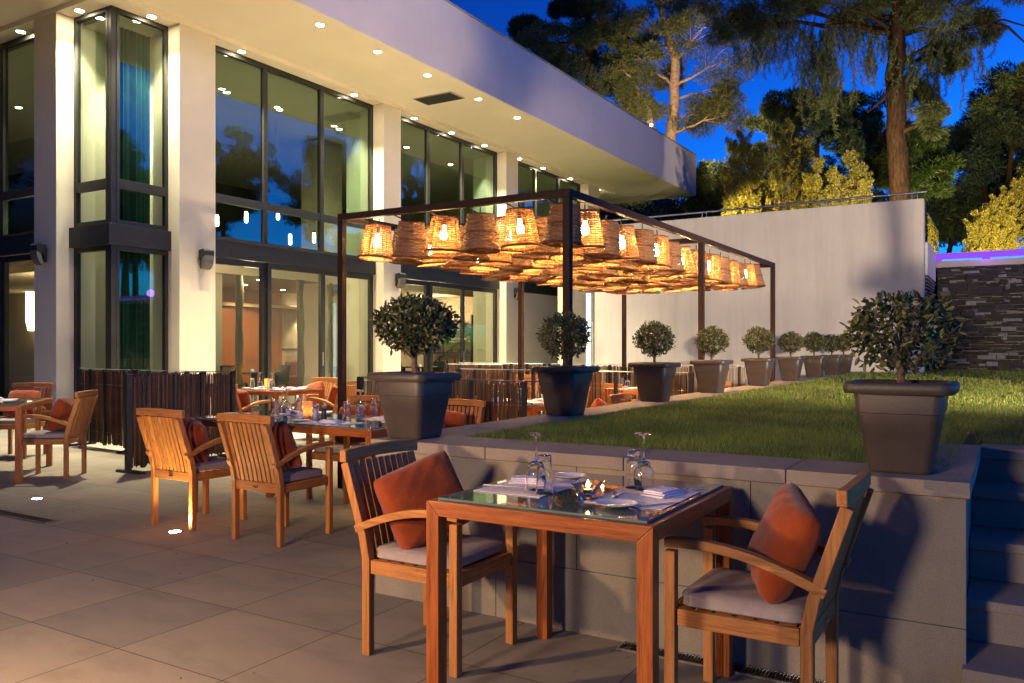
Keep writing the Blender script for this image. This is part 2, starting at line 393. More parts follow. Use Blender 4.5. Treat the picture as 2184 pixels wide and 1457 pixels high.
def dup(src, loc, rz=None, label=None, group=None, rot=None, scale=None):
    def cp(o, par):
        c = o.copy(); COL.objects.link(c)
        if par: c.parent = par
        for ch in list(KIDS.get(o.name, [])): cp(ch, c)
        return c
    def reg(o):
        KIDS[o.name] = list(o.children)
        for ch in o.children: reg(ch)
    if src.name not in KIDS: reg(src)
    r = cp(src, None); r.location = loc
    if rz is not None: r.rotation_euler = (0, 0, rz)
    if rot is not None: r.rotation_euler = rot
    if scale is not None: r.scale = scale
    if label: r['label'] = label
    if group: r['group'] = group
    return r
KIDS = {}
ORD = ['first', 'second', 'third', 'fourth', 'fifth', 'sixth', 'seventh', 'eighth', 'ninth', 'tenth', 'eleventh', 'twelfth',
       'thirteenth', 'fourteenth', 'fifteenth', 'sixteenth', 'seventeenth']
rnd = random.Random(7)

# ------------------------------------------------------------------ ground, terrace, hill, lawn
def sheet(name, x0, x1, y0, y1, z, m):
    b = MB(); b.add([(x0, y0, z), (x1, y0, z), (x1, y1, z), (x0, y1, z)], [(0, 1, 2, 3)])
    o = b.build(name, m); return tag(o, kind='structure')
sheet('ground', -400, 400, -400, 400, -.05, lawnm)
sheet('terrace', -40, 14, -22, 34, 0, floorm)
# lawn terrace body
b = MB(); b.box(-2.62, -.2, 3.86, 4.9, .3, .83); b.box(-2.62, 30, 4.9, 26, .3, .832)
tag(b.build('lawn', lawnm), kind='structure')
# wooded slope behind the walls: a terrain grid
rs = np.random.RandomState(3)
gx = np.linspace(-60, 70, 60); gy = np.linspace(23.6, 130, 50)
XX, YY = np.meshgrid(gx, gy); ZZ = 3.55 + (YY - 23.6) * .02 + .12 * np.sin(XX * .7) * np.cos(YY * .5)
V = np.stack([XX.ravel(), YY.ravel(), ZZ.ravel()], 1)
q = []
for i in range(49):
    for j in range(59): a = i * 60 + j; q.append((a, a + 1, a + 61, a + 60))
tag(fastmesh('hillside', V, np.array(q), lawnm, smooth=True), kind='structure')
sheet('upper_terrace', -9.2, 24, 21.5, 23.7, 3.3, conc)

# grass blades, real mesh, denser near the wall
def blades(P, h, w, rs, lean=1.1):
    N = len(P); a = rs.rand(N) * 2 * np.pi
    side = np.stack([np.cos(a), np.sin(a), np.zeros(N)], 1) * w[:, None] / 2
    b = rs.rand(N) * 2 * np.pi; le = rs.rand(N) * lean * h
    tip = P + np.stack([np.cos(b) * le, np.sin(b) * le, h], 1)
    V = np.empty((N, 3, 3)); V[:, 0] = P - side; V[:, 1] = P + side; V[:, 2] = tip
    return V.reshape(-1, 3), np.arange(N * 3).reshape(-1, 3)
def region(N, x0, x1, y0, y1, h0, w0):
    x = rs.uniform(x0, x1, N); y = rs.uniform(y0, y1, N)
    h = h0 * .8 * (.45 + .9 * rs.rand(N)); w = np.full(N, w0)
    return np.stack([x, y, np.full(N, .83)], 1), h, w
pcs = [region(42000, -2.64, -.2, 3.86, 5.6, .042, .0045), region(46000, -2.64, 1.6, 5.6, 8.2, .042, .006),
       region(46000, -2.64, 5.5, 8.2, 13, .045, .010), region(40000, -2.64, 9, 13, 24, .055, .018), region(5000, -.15, 2.2, 4.95, 5.6, .04, .006)]
P = np.concatenate([p[0] for p in pcs]); H = np.concatenate([p[1] for p in pcs]); Wd = np.concatenate([p[2] for p in pcs])
Vb, Fb = blades(P, H, Wd, rs)
tag(fastmesh('grass', Vb, Fb, grassm), 'mown green grass of the raised lawn behind the stone retaining wall', 'grass', kind='stuff')

# ------------------------------------------------------------------ retaining wall with coping
w = thing('retaining_wall', 'low sandstone retaining wall with pale coping holding up the lawn', 'wall', (-2.96, 3.53, 0))
o = MB().box(-2.96, -2.70, 3.95, 18.55, 0, .79).box(-2.96, -.17, 3.53, 3.95, 0, .79).box(-.55, -.17, 3.95, 4.87, 0, .79).build('wall_core', clad, w, .004)
o.location = (2.96, -3.53, 0)
# cladding slabs in two courses (real joints)
b = MB(); xs = [-2.985, -2.72, -1.75, -.93, -.13]
for i in range(4):
    b.box(xs[i] + .0012, xs[i + 1] - .0012, 3.505, 3.533, .30, .787)
xs = [-2.985, -2.2, -1.35, -.62, -.13]
for i in range(4):
    b.box(xs[i] + .0012, xs[i + 1] - .0012, 3.503, 3.533, .0, .298)
ys = [3.533, 3.9] + [3.9 + .95 * k for k in range(1, 16)]
for i in range(len(ys) - 1):
    b.box(-2.987, -2.957, ys[i] + .0012, ys[i + 1] - .0012, .30, .787)
    b.box(-2.985, -2.957, ys[i] + .0012, ys[i + 1] - .0012, 0, .298)
for y0, y1 in ((3.533, 4.2), (4.2, 4.87)):
    b.box(-.173, -.145, y0 + .003, y1 - .003, 0, .787)
o = b.build('cladding', clad, w, .003); o.location = (2.96, -3.53, 0)
b = MB(); xs = [-3.0, -2.25, -1.5, -.78, -.115]
for i in range(4): b.box(xs[i] + .002, xs[i + 1] - .002, 3.48, 3.86, .79, .85)
ys = [3.862, 4.7] + [4.7 + 1.0 * k for k in range(1, 15)]
for i in range(len(ys) - 1): b.box(-3.0, -2.64, ys[i] + .002, ys[i + 1] - .002, .79, .85)
b.box(-.50, -.115, 3.862, 4.35, .79, .85).box(-.50, -.115, 4.354, 4.87, .79, .85).box(-.115, 1.2, 4.80, 5.0, .79, .846)
b.box(1.204, 4.0, 4.80, 5.0, .79, .846)
o = b.build('coping', copem, w, .004); o.location = (2.96, -3.53, 0)
# stairs
w = thing('garden_stairs', 'dark blue grey stone stairs climbing beside the retaining wall at right', 'stairs', (1.5, 3.5, 0))
for k in range(5):
    y0 = 3.45 + .335 * k
    z1 = .17 * (k + 1)
    b = MB().box(-.144, 3.4, y0 + .02, 4.86, z1 - .17 + (.0 if k == 0 else .001), z1 - .04).box(-.143, 3.4, y0, 4.86 if k < 4 else 4.795, z1 - .039, z1)
    if k == 4: continue
    o = b.build('step', copem, w, .004); o.location = (-1.5, -3.5, 0)
o = MB().box(-.143, 3.4, 4.82, 5.3, .0, .788).build('top_riser', clad, w); o.location = (-1.5, -3.5, 0)

# drain grates
def grate(x0, x1, y0, y1, label):
    t = thing('drain_grate', label, 'drain', ((x0 + x1) / 2, (y0 + y1) / 2, 0), 0, 'floor drains')
    hx = (x1 - x0) / 2; hy = (y1 - y0) / 2
    b = MB().box(-hx, hx, -hy, -hy + .008, .001, .009).box(-hx, hx, hy - .008, hy, .001, .009).box(-hx, -hx + .008, -hy + .008, hy - .008, .001, .009).box(hx - .008, hx, -hy + .008, hy - .008, .001, .009)
    b.build('frame', steel, t)
    b = MB(); k = int((x1 - x0) / .014)
    for i in range(k): x = -hx + .014 + i * .014; b.box(x, x + .005, -hy + .009, hy - .009, .0015, .007)
    b.build('bars', darkmetal, t)
    MB().box(-hx + .008, hx - .008, -hy + .008, hy - .008, .0008, .0014).build('channel', blackm, t)
grate(-8.4, -6.33, 3.57, 3.68, 'long narrow steel drain grate in the paving at left')
grate(-1.5, -.3, 3.40, 3.50, 'slotted drain grate at the foot of the retaining wall')
def uplight(x, y, label):
    t = thing('ground_uplight', label, 'floor light', (x, y, 0), 0, 'lights set in the paving')
    MB().lathe([(.055, .001), (.055, .006), (.042, .006), (.042, .002)], 24).build('trim_ring', steel, t)
    MB().lathe([(0, .003), (.041, .003)], 24).build('lens', em_dl, t)
    spot('uplight_lamp', (x, y, .012), (x, y + .02, 1), 26, (1, .72, .34), 150, .6, .03)
uplight(-7.42, 4.12, 'small round floor light glowing beside the drain grate at left')
uplight(-5.22, 3.90, 'small round floor light glowing at the chair leg')

# ------------------------------------------------------------------ restaurant building
B = thing('restaurant_building', 'two storey white restaurant with tall glazed bays under a deep overhanging roof', 'building', (-13, 8.35, 0))
BL = Vector(B.location)
def bp(mb, name, m, parent=None, **k):
    o = mb.build(name, m, parent or B, **k)
    if parent is None or parent == B: o.location = -BL
    return o
GX = -13.37; GY = 8.72
# roof
bp(MB().prism([(-10.62, 4.2), (-10.62, 31.9), (-30, 31.9), (-40, 4.2)], 7.4, 9.0), 'roof_slab', roofm, bevel=.01)
bp(MB().prism([(-10.655, 4.25), (-10.655, 31.87), (-29.9, 31.87), (-39.9, 4.25)], 7.396, 7.3995), 'soffit', soffitm)
bp(MB().box(-10.66, -10.585, 4.2, 31.94, 9.002, 9.03), 'roof_edge_trim', conc)
# beam strip
bp(MB().box(-14.1, -13, 8.35, 29.43, 7.3, 7.394).box(-30, -14.102, 8.35, 9.45, 7.3, 7.394), 'lintel', soffitm)
cols = [(-14.2, -13, 9.81, 10.61), (-14.2, -13, 15.57, 16.24), (-14.2, -13, 21.30, 22.0), (-14.2, -13, 27.0, 27.89), (-15.13, -14.43, 8.35, 9.5), (-20.9, -20.2, 8.35, 9.5)]
for p_ in ((-13.95, 9.35), (-13.75, 15.2), (-13.75, 20.95), (-13.75, 26.6)): spot('interior_lamp', (p_[0], p_[1], 7.1), (p_[0], p_[1], 0), 560 if p_[1] < 10 else 260, (1, .93, .70), 64, 1.0, .06)
for c in cols: bp(MB().box(c[0], c[1], c[2], c[3], 0, 7.298), 'column', plaster, bevel=.006)
MR = Matrix(((0, 1, 0, GX), (1, 0, 0, 0), (0, 0, 1, 0), (0, 0, 0, 1)))      # u -> Y, n -> X
ML = Matrix(((1, 0, 0, 0), (0, -1, 0, GY), (0, 0, 1, 0), (0, 0, 0, 1)))     # u -> X, n -> -Y
def bay(M, u0, u1, mull, lower='door', corner=False):
    us = [u0] + mull + [u1]
    # band at first floor
    b = MB(M).box(u0, u1, -.10, .12, 3.14, 3.46).box(u0, u1, -.10, .15, 3.461, 3.50)
    for m_ in mull[:-1] if len(mull) > 1 else mull: pass
    bp(b, 'spandrel', bandm, bevel=.004)
    for i in range(len(us) - 1):
        a, c = us[i], us[i + 1]
        for (z0, z1, tr, br_) in ((4.35, 7.298, .10, .04), (3.50, 4.35, .12, .05)):
            f = MB(M)
            lw = .055 if i else .09; rw = .055 if i < len(us) - 2 else .09
            f.box(a, a + lw, -.05, .05, z0, z1).box(c - rw, c, -.05, .05, z0, z1)
            f.box(a + lw, c - rw, -.045, .045, z1 - tr, z1).box(a + lw, c - rw, -.045, .045, z0, z0 + br_)
            w_ = bp(f, 'window', framem, bevel=.003)
            MB(M).box(a + lw - .01, c - rw + .01, -.006, .006, z0 + br_ - .01, z1 - tr + .01).build('pane', paneglass, w_)
        if lower == 'door':
            off = 0.0 if i != 1 else .07
            f = MB(M); lw = .10
            f.box(a + .002, a + lw, off - .045, off + .045, 0.02, 3.13).box(c - lw, c - .002, off - .045, off + .045, 0.02, 3.13)
            f.box(a + lw, c - lw, off - .04, off + .04, 3.01, 3.13).box(a + lw, c - lw, off - .04, off + .04, 0.02, .14)
            w_ = bp(f, 'sliding_door', framem if i else darkmetal, bevel=.003)
            MB(M).box(a + lw - .01, c - lw + .01, off - .005, off + .005, .13, 3.02).build('pane', doorglass, w_)
            if i == 1: MB(M).box(c - .065, c - .045, off + .046, off + .07, .95, 1.25).build('handle', steel, w_)
        elif lower == 'wall' and i == 0:
            bp(MB(M).box(u0, u1, -.05, .02, 0, 3.138), 'infill_wall', plaster)
bay(MR, 10.61, 15.57, [12.15, 13.81])
bay(MR, 16.24, 21.30, [17.82, 19.44])
bay(MR, 22.0, 27.0, [23.7, 25.35], 'wall')
bay(ML, -20.2, -15.13, [-18.5, -16.85])
# corner glass bay
for M, u0, u1 in ((MR, 8.772, 9.81), (ML, -14.43, -13.422)):
    bp(MB(M).box(u0 + (.0 if M is MR else 0), u1, -.06, .14, 3.14, 3.50), 'spandrel', bandm, bevel=.004)
    for z0, z1, mt in ((0.02, 3.138, framem), (3.502, 4.22, framem), (4.22, 7.298, framem)):
        f = MB(M); f.box(u0, u0 + .06, -.05, .05, z0, z1).box(u1 - .06, u1, -.05, .05, z0, z1)
        f.box(u0 + .06, u1 - .06, -.045, .045, z1 - .08, z1).box(u0 + .06, u1 - .06, -.045, .045, z0, z0 + .09)
        w_ = bp(f, 'window', darkmetal if z0 < 1 else framem, bevel=.003)
        MB(M).box(u0 + .05, u1 - .05, -.006, .006, z0 + .08, z1 - .07).build('pane', doorglass, w_)
bp(MB().box(-13.42, -13.325, 8.675, 8.77, 0.02, 7.297), 'corner_post', framem, bevel=.004)
bp(MB().box(-13.43, -13.22, 8.57, 8.785, 3.14, 3.50), 'spandrel', bandm, bevel=.004)
# far end and interior shell
bp(MB().box(-30, -13.1, 27.9, 28.2, 0, 7.395), 'end_wall', plaster)
inm = plain('interior_plaster', (.36, .29, .21), .85, 0, .05, 1, .1, 60, spec=.2)
ceilm = plain('interior_ceiling', (.52, .47, .40), .9, 0, .05, 1, .05, 60, spec=.2)
palest = stonem('interior_stone_wall', (.24, .19, .14), (.36, .29, .22), .7)
darkwall = plain('dark_upper_wall', (.10, .08, .06), .85, 0, .2, 1, .1, 60)
ifloor = plain('interior_floor', (.10, .075, .055), .35, 0, .25, 2, .1, 60)
bp(MB().box(-32, -13.45, 8.8, 27.9, .002, .018), 'interior_floor', ifloor)
bp(MB().box(-32, -13.5, 8.85, 27.9, 7.2, 7.29), 'interior_ceiling', ceilm)
bp(MB().box(-20.7, -20.5, 15.0, 19.4, 0, 3.15), 'panelled_wall', panelw)
bp(MB().box(-20.7, -20.5, 19.4, 24.2, 0, 3.15), 'stone_clad_wall', palest)
bp(MB().box(-20.498, -20.47, 19.4, 24.19, 1.30, 1.33), 'wall_rail', blackm)
bp(MB().box(-32, -20.7, 15.0, 15.2, 0, 3.15), 'interior_wall', inm)
bp(MB().box(-20.5, -13.7, 24.2, 24.4, 0, 3.15), 'interior_wall', inm)
bp(MB().box(-32.2, -32, 8.8, 15, 0, 7.2), 'interior_wall', inm)
bp(MB().box(-24.2, -24.0, 15.2, 27.9, 3.45, 7.2), 'upper_back_wall', darkwall)
bp(MB().box(-32, -24.2, 15.2, 15.4, 3.45, 7.2), 'upper_back_wall', darkwall)
bp(MB().box(-24, -16.2, 10.9, 27.9, 3.15, 3.45).box(-32, -24.001, 12.2, 15.2, 3.15, 3.45), 'mezzanine_floor', inm)
bp(MB().box(-20.46, -20.1, 15.02, 24.18, 2.62, 2.72), 'ceiling_cove', inm)
bp(MB().box(-20.44, -20.3, 19.6, 24.1, 2.725, 2.74), 'cove_light', em_cove)
bp(MB().box(-17.1, -16.4, 16.9, 17.8, 0.02, 7.19), 'interior_column', inm)
bp(MB().box(-16.9, -16.3, 12.9, 13.5, 0.02, 3.14), 'interior_column', inm)
# terrace soffit vent
t = thing('soffit_vent', 'rectangular grey slotted vent set in the soffit', 'air vent', (-11.8, 16.2, 7.39))
MB().box(-.56, .56, -.30, .30, -.012, 0.004).build('frame', conc, t)
b = MB()
for i in range(16): b.box(-.52, .52, -.27 + i * .035, -.25 + i * .035, -.02, -.013)
b.build('slats', bandm, t)
# downlights
dl0 = None
def downlight(x, y, z, label, group, watts, size=85, tgt=None, col=(1, .80, .50)):
    global dl0
    if dl0 is None:
        dl0 = thing('downlight', label, 'ceiling light', (x, y, z), 0, group)
        MB().lathe([(.092, 0), (.092, -.008), (.075, -.008), (.075, 0)], 20).build('trim_ring', steel, dl0)
        MB().lathe([(0, -.004), (.075, -.004)], 20).build('lens', em_dl, dl0)
    else: dup(dl0, (x, y, z), 0, label, group)
    spot('downlight_lamp', (x, y, z - .03), tgt or (x, y, 0), watts, col, size, 1.0, .05)
for i, y in enumerate([8.0, 9.7, 11.37, 13.01, 14.7, 16.75, 18.62]):
    downlight(-11.02, y, 7.395, 'round downlight in the roof soffit near its outer edge, %s back from the corner' % ORD[i], 'soffit downlights', 2400, 74, (-10.0, y, 0), (1, .85, .52))
for i, y in enumerate([11.38, 14.70, 17.0, 18.68, 20.35, 22.35, 23.9, 25.9, 28.2]):
    downlight(-13.17, y, 7.297, 'round downlight above the glazed bays in the window head, %s along from the corner' % ORD[i], 'window head downlights', 1350, 84, (-13.05, y, 0), (1, .92, .62))
downlight(-14.02, 8.53, 7.297, 'round downlight above the left side of the corner glass bay', 'window head downlights', 900, 84, (-14.3, 8.53, 0), (1, .92, .66))
downlight(-13.17, 9.35, 7.297, 'round downlight above the right side of the corner glass bay', 'window head downlights', 900, 84, (-13.17, 9.6, 0), (1, .92, .66))
downlight(-15.9, 8.53, 7.297, 'round downlight above the far left glazed bay', 'window head downlights', 330, 75, (-15.7, 8.5, 0), (1, .88, .60))
# interior downlights on the high ceiling
for i, (x, y) in enumerate([(-15.3, 12.8), (-15.3, 14.4), (-15.3, 16.5), (-15.0, 19.0), (-15.2, 21.5), (-20.6, 11.0), (-16.8, 10.4)]):
    downlight(x, y, 7.195, 'downlight in the high interior ceiling behind the glass, %s from the far left' % ORD[i], 'interior downlights', 170, 110)
for i, (x, y) in enumerate([(-18.6, 16.2), (-19.2, 18.2), (-19.5, 20.6), (-19.4, 22.8), (-16.9, 15.2), (-17.5, 22.9), (-16.6, 20.5), (-22, 13.6)]):
    downlight(x, y, 3.145, 'small downlight in the low ceiling inside the restaurant, %s from the panelled wall' % ORD[i], 'interior downlights', 90, 120, None, (1, .70, .40))
# pendants
pen0 = None
for i, (x, y, z) in enumerate([(-16, 8.95, 3.86), (-16, 9.25, 4.0), (-16, 10.61, 4.59), (-16, 13.10, 4.36), (-16, 13.97, 4.56), (-16, 15.0, 4.77), (-15.9, 15.32, 4.16), (-16, 16.28, 4.32), (-16, 17.4, 4.56)]):
    lb = 'slim glowing pendant lamp hanging inside behind the upper glass, %s from the left' % ORD[i]
    if pen0 is None:
        pen0 = thing('pendant_lamp', lb, 'pendant lamp', (x, y, z), 0, 'pendant lamps inside')
        MB().lathe([(.03, -.14), (.04, -.12), (.04, .10), (.025, .13)], 12).build('glass_shade', em_pend, pen0)
        MB().lathe([(.03, .131), (.03, .18), (.006, .19)], 10).build('cap', blackm, pen0)
        MB().tube([(0, 0, .19), (0, 0, 2.5)], .003, 4).build('cord', blackm, pen0)
    else: dup(pen0, (x, y, z), 0, lb)
# wooden poles inside
for i, (x, y, lb) in enumerate([(-15.1, 12.98, 'rough weathered wood pole inside, in front of the panelled wall'), (-15.0, 15.85, 'rough weathered wood pole inside behind the sliding door'), (-15.3, 18.9, 'rough weathered wood pole inside, nearest the pergola post'), (-14.9, 14.7, 'dark weathered wood pole inside at the left of the sliding door')]):
    pts = [(x + .02 * math.sin(k * 1.3 + i), y + .02 * math.cos(k * 1.7 + i), .02 + 3.0 * k / 8) for k in range(9)]
    tag(MB().tube(pts, [.085 + .012 * math.sin(k * 2.1 + i) for k in range(9)], 10).build('wood_pole', driftw, None, smooth=True), lb, 'wooden pole', 'wood poles inside')
# curtain in corner bay
V = []; F = []; ncv = 60
for k in range(ncv):
    yy = 8.98 + k * (.78 / ncv) ; xx = -13.75 + .045 * math.sin(k * .95) + .012 * math.sin(k * 2.3)
    V += [(xx, yy, .05), (xx, yy, 7.15)]
for k in range(ncv - 1): F.append((2 * k, 2 * k + 2, 2 * k + 3, 2 * k + 1))
b = MB(); b.add(V, F); b.add([(x - .01, y, z) for x, y, z in V], [f[::-1] for f in F])
tag(b.build('curtain', curtm, smooth=True), 'tall dark teal curtain hanging inside the corner glass bay', 'curtain')
# wall lamp inside at far left and shelving on partition
t = thing('wall_lamp', 'tall glowing cylindrical wall lamp inside at far left', 'wall lamp', (-26.9, 14.8, 1.9)); t.scale = (1.5, 1.5, 2.1)
MB().lathe([(.09, 0), (.13, .15), (.13, .75), (.09, .9)], 16).build('lamp_shade', emis('lamp_shade_glow', (1, .74, .45), 5), t)
MB().box(-.12, .12, -.12, .14, .91, 1.0).build('bracket', blackm, t)
t = thing('shelving_unit', 'dark wood shelving unit with backlit shelves on the inner wall', 'shelf', (-16.9, 23.95, 0))
for z in (.75, 1.15, 1.6, 2.0): MB().box(-.95, .95, -.16, .16, z, z + .04).build('shelf', blackch, t)
for x in (-.93, .93): MB().box(x - .02, x + .02, -.14, .14, .0, 2.5).build('upright', blackch, t)
b = MB()
b.bar((-.9, .14, .8), (.9, .14, 2.0), .03, .03); b.build('brace', blackch, t)
for i in range(9):
    x = -17.6 + i * .17; h = rnd.uniform(.16, .28)
    tag(MB().lathe([(.035, 0), (.035, h * .6), (.012, h * .8), (.012, h)], 10, (x, 23.95, .79 if i % 2 else 1.19)).build('bottle', blackch, smooth=True),
        'small dark bottle on the backlit shelving inside', 'bottle', 'bottles on the inner shelves')
tag(MB().box(-17.4, -17.15, 23.87, 24.05, 1.64, 1.86).build('box', driftw, bevel=.01), 'small brown box on the inner shelving', 'box')
tag(MB().box(-16.7, -16.4, 23.87, 24.05, 2.04, 2.3).build('basket', driftw, bevel=.01), 'grey basket on the top inner shelf', 'basket')
# sofa
t = thing('bench_sofa', 'long wine red bench sofa along the inner stone wall', 'sofa', (-20.1, 21.6, 0))
MB().box(-.3, .3, -2.1, 2.1, .02, .42).build('seat', redsofa, t, .03); MB().box(-.38, -.31, -2.1, 2.1, .1, .9).build('backrest', redsofa, t, .03)
# interior tables and chairs
def dark_chair(loc, rz, lb, first=[None]):
    if first[0] is None:
        t = thing('indoor_chair', lb, 'chair', loc, rz, 'dark chairs inside')
        MB().box(-.2, .2, -.21, .21, .44, .48).build('seat', blackch, t, .01)
        MB().path([(-.21, 0, .48), (-.24, 0, .7), (-.29, 0, .9)], .42, .03, (1, 0, 0)).build('backrest', blackch, t)
        for sx in (-1, 1):
            for sy in (-1, 1): MB().bar((sx * .18, sy * .19, .0), (sx * .18, sy * .19, .44), .035, .035).build('leg', blackch, t)
        first[0] = t
    else: dup(first[0], loc, rz, lb)
spots_ = [(-14.9, 11.6, 'left'), (-15.3, 13.6, 'middle'), (-15.5, 17.6, 'right'), (-15.4, 20.2, 'far right'), (-17.3, 11.5, 'far left')]
for i, (x, y, w_) in enumerate(spots_):
    t = thing('indoor_table', 'dark wood table inside the restaurant, %s of the row seen through the doors' % w_, 'table', (x, y, 0), 0, 'dark tables inside')
    MB().box(-.42, .42, -.42, .42, .74, .78).build('tabletop', blackch, t, .005)
    for sx in (-1, 1):
        for sy in (-1, 1): MB().box(sx * .36 - .03, sx * .36 + .03, sy * .36 - .03, sy * .36 + .03, .02, .74).build('leg', blackch, t)
    tag(MB().lathe([(0, .78), (.05, .78), (.045, .82), (.01, .86)], 12, (x + .1, y - .15, .001)).build('napkin', napm), 'folded white napkin standing on the %s inside table' % w_, 'napkin', 'napkins inside')
    dark_chair((x + .05, y + .62, 0.02), -math.pi / 2, 'black chair inside at the far side of the %s indoor table' % w_)
    dark_chair((x - .65, y, 0.02), 0, 'black chair inside behind the %s indoor table' % w_)
# interior lights (fill of real fixtures)
spot('interior_lamp', (-17.6, 17.0, 3.05), (-20.5, 17.4, 1.0), 520, (1, .58, .24), 62, .35, .06)
point('interior_lamp', (-18.0, 21.0, 2.5), 45, (1, .68, .40), .2)
for y_ in (20.3, 21.8, 23.3): spot('interior_lamp', (-20.15, y_, 2.6), (-20.45, y_, 0), 150, (1, .70, .42), 100, .6, .05)
point('interior_lamp', (-16.9, 23.0, 2.6), 110, (1, .74, .46), .15)
point('interior_lamp', (-19.5, 11.8, 2.7), 330, (1, .74, .46), .2)
point('interior_lamp', (-15.0, 13.2, 2.9), 45, (1, .74, .46), .2)
point('interior_lamp', (-14.9, 19.2, 2.9), 50, (1, .74, .46), .2)

# wall speakers
def speaker(loc, rz, lb, first=[None]):
    if first[0] is None:
        t = thing('wall_speaker', lb, 'speaker', loc, rz, 'speakers on the columns')   # faces +X local
        MB().box(0, .05, -.035, .035, -.14, .12).build('bracket', blackm, t, .004)
        prof = [(.05, .16), (.20, .19), (.22, .16), (.22, .06)]
        b = MB(); L = []
        for y in (-.11, .11): L.append([(.052, y, -.03), (.052, y, .16), (.20, y, .18), (.225, y, .14), (.225, y, .06), (.15, y, .03)])
        b.loops(L); b.build('housing', blackm, t, .006)
        b = MB(); L = []
        for y in (-.105, .105): L.append([(.152, y, .028), (.222, y, .058), (.222, y, -.02), (.20, y, -.10), (.16, y, -.17), (.10, y, -.20), (.08, y, -.18), (.12, y, -.10)])
        b.loops(L); b.build('grille', greyplast, t, .006); first[0] = t
    else: dup(first[0], loc, rz, lb)
speaker((-13.0, 10.29, 3.02), 0, 'black and grey wall speaker on the column right of the corner bay')
speaker((-13.0, 16.06, 3.02), 0, 'black and grey wall speaker on the column behind the front pergola post')
speaker((-13.0, 21.78, 3.02), 0, 'black and grey wall speaker on the column beyond the hanging lanterns')
speaker((-14.75, 8.35, 3.02), -math.pi / 2, 'black and grey wall speaker on the leftmost column')

# ------------------------------------------------------------------ white garden wall, rail, metal door
w = thing('garden_wall', 'tall white rendered wall standing behind the lawn', 'wall', (-1.45, 18.6, 0))
WL = [(-8.85, 18.75), (-1.45, 18.6), (-1.45, 18.9), (-8.85, 19.05)]
o = MB().prism(WL, 0, 4.38).build('wall', whitewall, w, .008); o.location = (1.45, -18.6, 0)
o = MB().box(-1.47, -1.40, 18.9, 21.1, 2.85, 3.52).build('side_parapet', whitewall, w, .006); o.location = (1.45, -18.6, 0)
b = MB()
for k in range(12): b.bar((-1.43, 18.95, 2.80 - k * .07), (-1.43, 21.2 - .12 * k, 2.80 - k * .06), .03, .02)
o = b.build('louvre', conc, w); o.location = (1.45, -18.6, 0)
t = thing('handrail', 'round steel handrail on short posts along the white wall top', 'handrail', (-1.45, 18.75, 4.38))
MB().tube([(.05, .0, .15), (-3.7, .07, .145), (-7.4, .15, .14)], .024, 10).build('rail', steel, t, smooth=True)
for x in (-.18, -1.95, -4.6, -7.1):
    MB().tube([(x - .05, .01, -.01), (x - .05, .01, .14)], .008, 6).tube([(x + .05, .01, -.01), (x + .05, .01, .14)], .008, 6).build('post', steel, t)
t = thing('glass_balustrade', 'clear glass balustrade panel at the end of the white wall', 'balustrade', (-1.43, 19.2, 3.52))
MB().box(-.006, .006, 0, 3.2, 0, .62).build('pane', paneglass, t); MB().box(-.012, .012, 0, 3.2, .621, .64).build('top_rail', steel, t)
t = thing('metal_door', 'brushed grey metal door with tall pull bar and lit edge strip', 'door', (-9.3, 18.9, 0))
MB().box(-.45, .43, -.03, .03, .0, 2.95).build('door_panel', plain('brushed_metal', (.32, .31, .29), .35, .8, .15, 3, .1, 100), t, .004)
MB().box(.18, .27, -.075, -.035, .2, 2.72).build('light_strip', em_strip, t)
MB().tube([(.36, -.09, .8), (.36, -.09, 2.0)], .015, 8).build('handle', steel, t)
MB().box(-.62, -.455, -.1, .1, 0, 3.3).box(.434, .46, -.1, .1, 0, 3.3).box(-.62, .46, -.1, .1, 3.301, 3.5).build('door_frame', plaster, t)

# stone wall with LED cornice
P0 = Vector((-1.38, 21.2, 0)); P1 = Vector((6.5, 21.2, 0)); D = (P1 - P0).normalized(); Nn = Vector((D.y, -D.x, 0))
if Nn.y > 0: Nn = -Nn
MS = Matrix(((D.x, Nn.x, 0, 0), (D.y, Nn.y, 0, 0), (0, 0, 1, 0), (0, 0, 0, 1)))
w = thing('stone_wall', 'dry laid dark slate wall dotted with pale blocks beyond the lawn', 'wall', P0)
MB(MS).box(0, 9, -.5, -.06, .4, 3.18).build('backing', blackm, w)
b = MB(MS); z = .8; r2 = random.Random(5)
while z < 3.14:
    h = min(r2.choice([.03, .04, .05, .06, .09]), 3.17 - z); u = -r2.random() * .2
    while u < 9:
        L_ = r2.uniform(.10, .40) if h < .1 else r2.uniform(.12, .28)
        dp = r2.uniform(-.02, .03); j = r2.uniform(-.006, .006)
        hh = h * (1 if r2.random() < .8 else 1.7); zz = z + r2.uniform(-.012, .012)
        b.box(max(u, 0) + r2.uniform(.004, .02), min(u + L_ - r2.uniform(.004, .02), 9), -.055, dp + .02 + (.015 if hh > h else 0), zz + .004, min(zz + hh - .006, 3.175)); u += L_
    z += h
o = b.build('stones', slatem, w, .016, segs=3)
MB(MS).box(-.1, 9, -.45, .06, 3.18, 3.325).build('cornice', conc, w, .004)
MB(MS).box(-.1, 9, -.2, -.02, 3.327, 3.50).build('light_panel', em_uv, w)
b = MB(MS)
for k in range(10): b.box(.1 + k * .95, .9 + k * .95, -.018, .0, 3.328, 3.365)
b.build('light_strip', em_bl, w)
MB(MS).box(-.1, 9, -.25, .0, 3.502, 3.512).build('cap', conc, w)
for k in range(3):
    p = P0 + D * (1.0 + k * 1.6) + Nn * .25
    point('led_lamp', (p.x, p.y, 3.55), 5, (.40, .14, 1.0), .15)

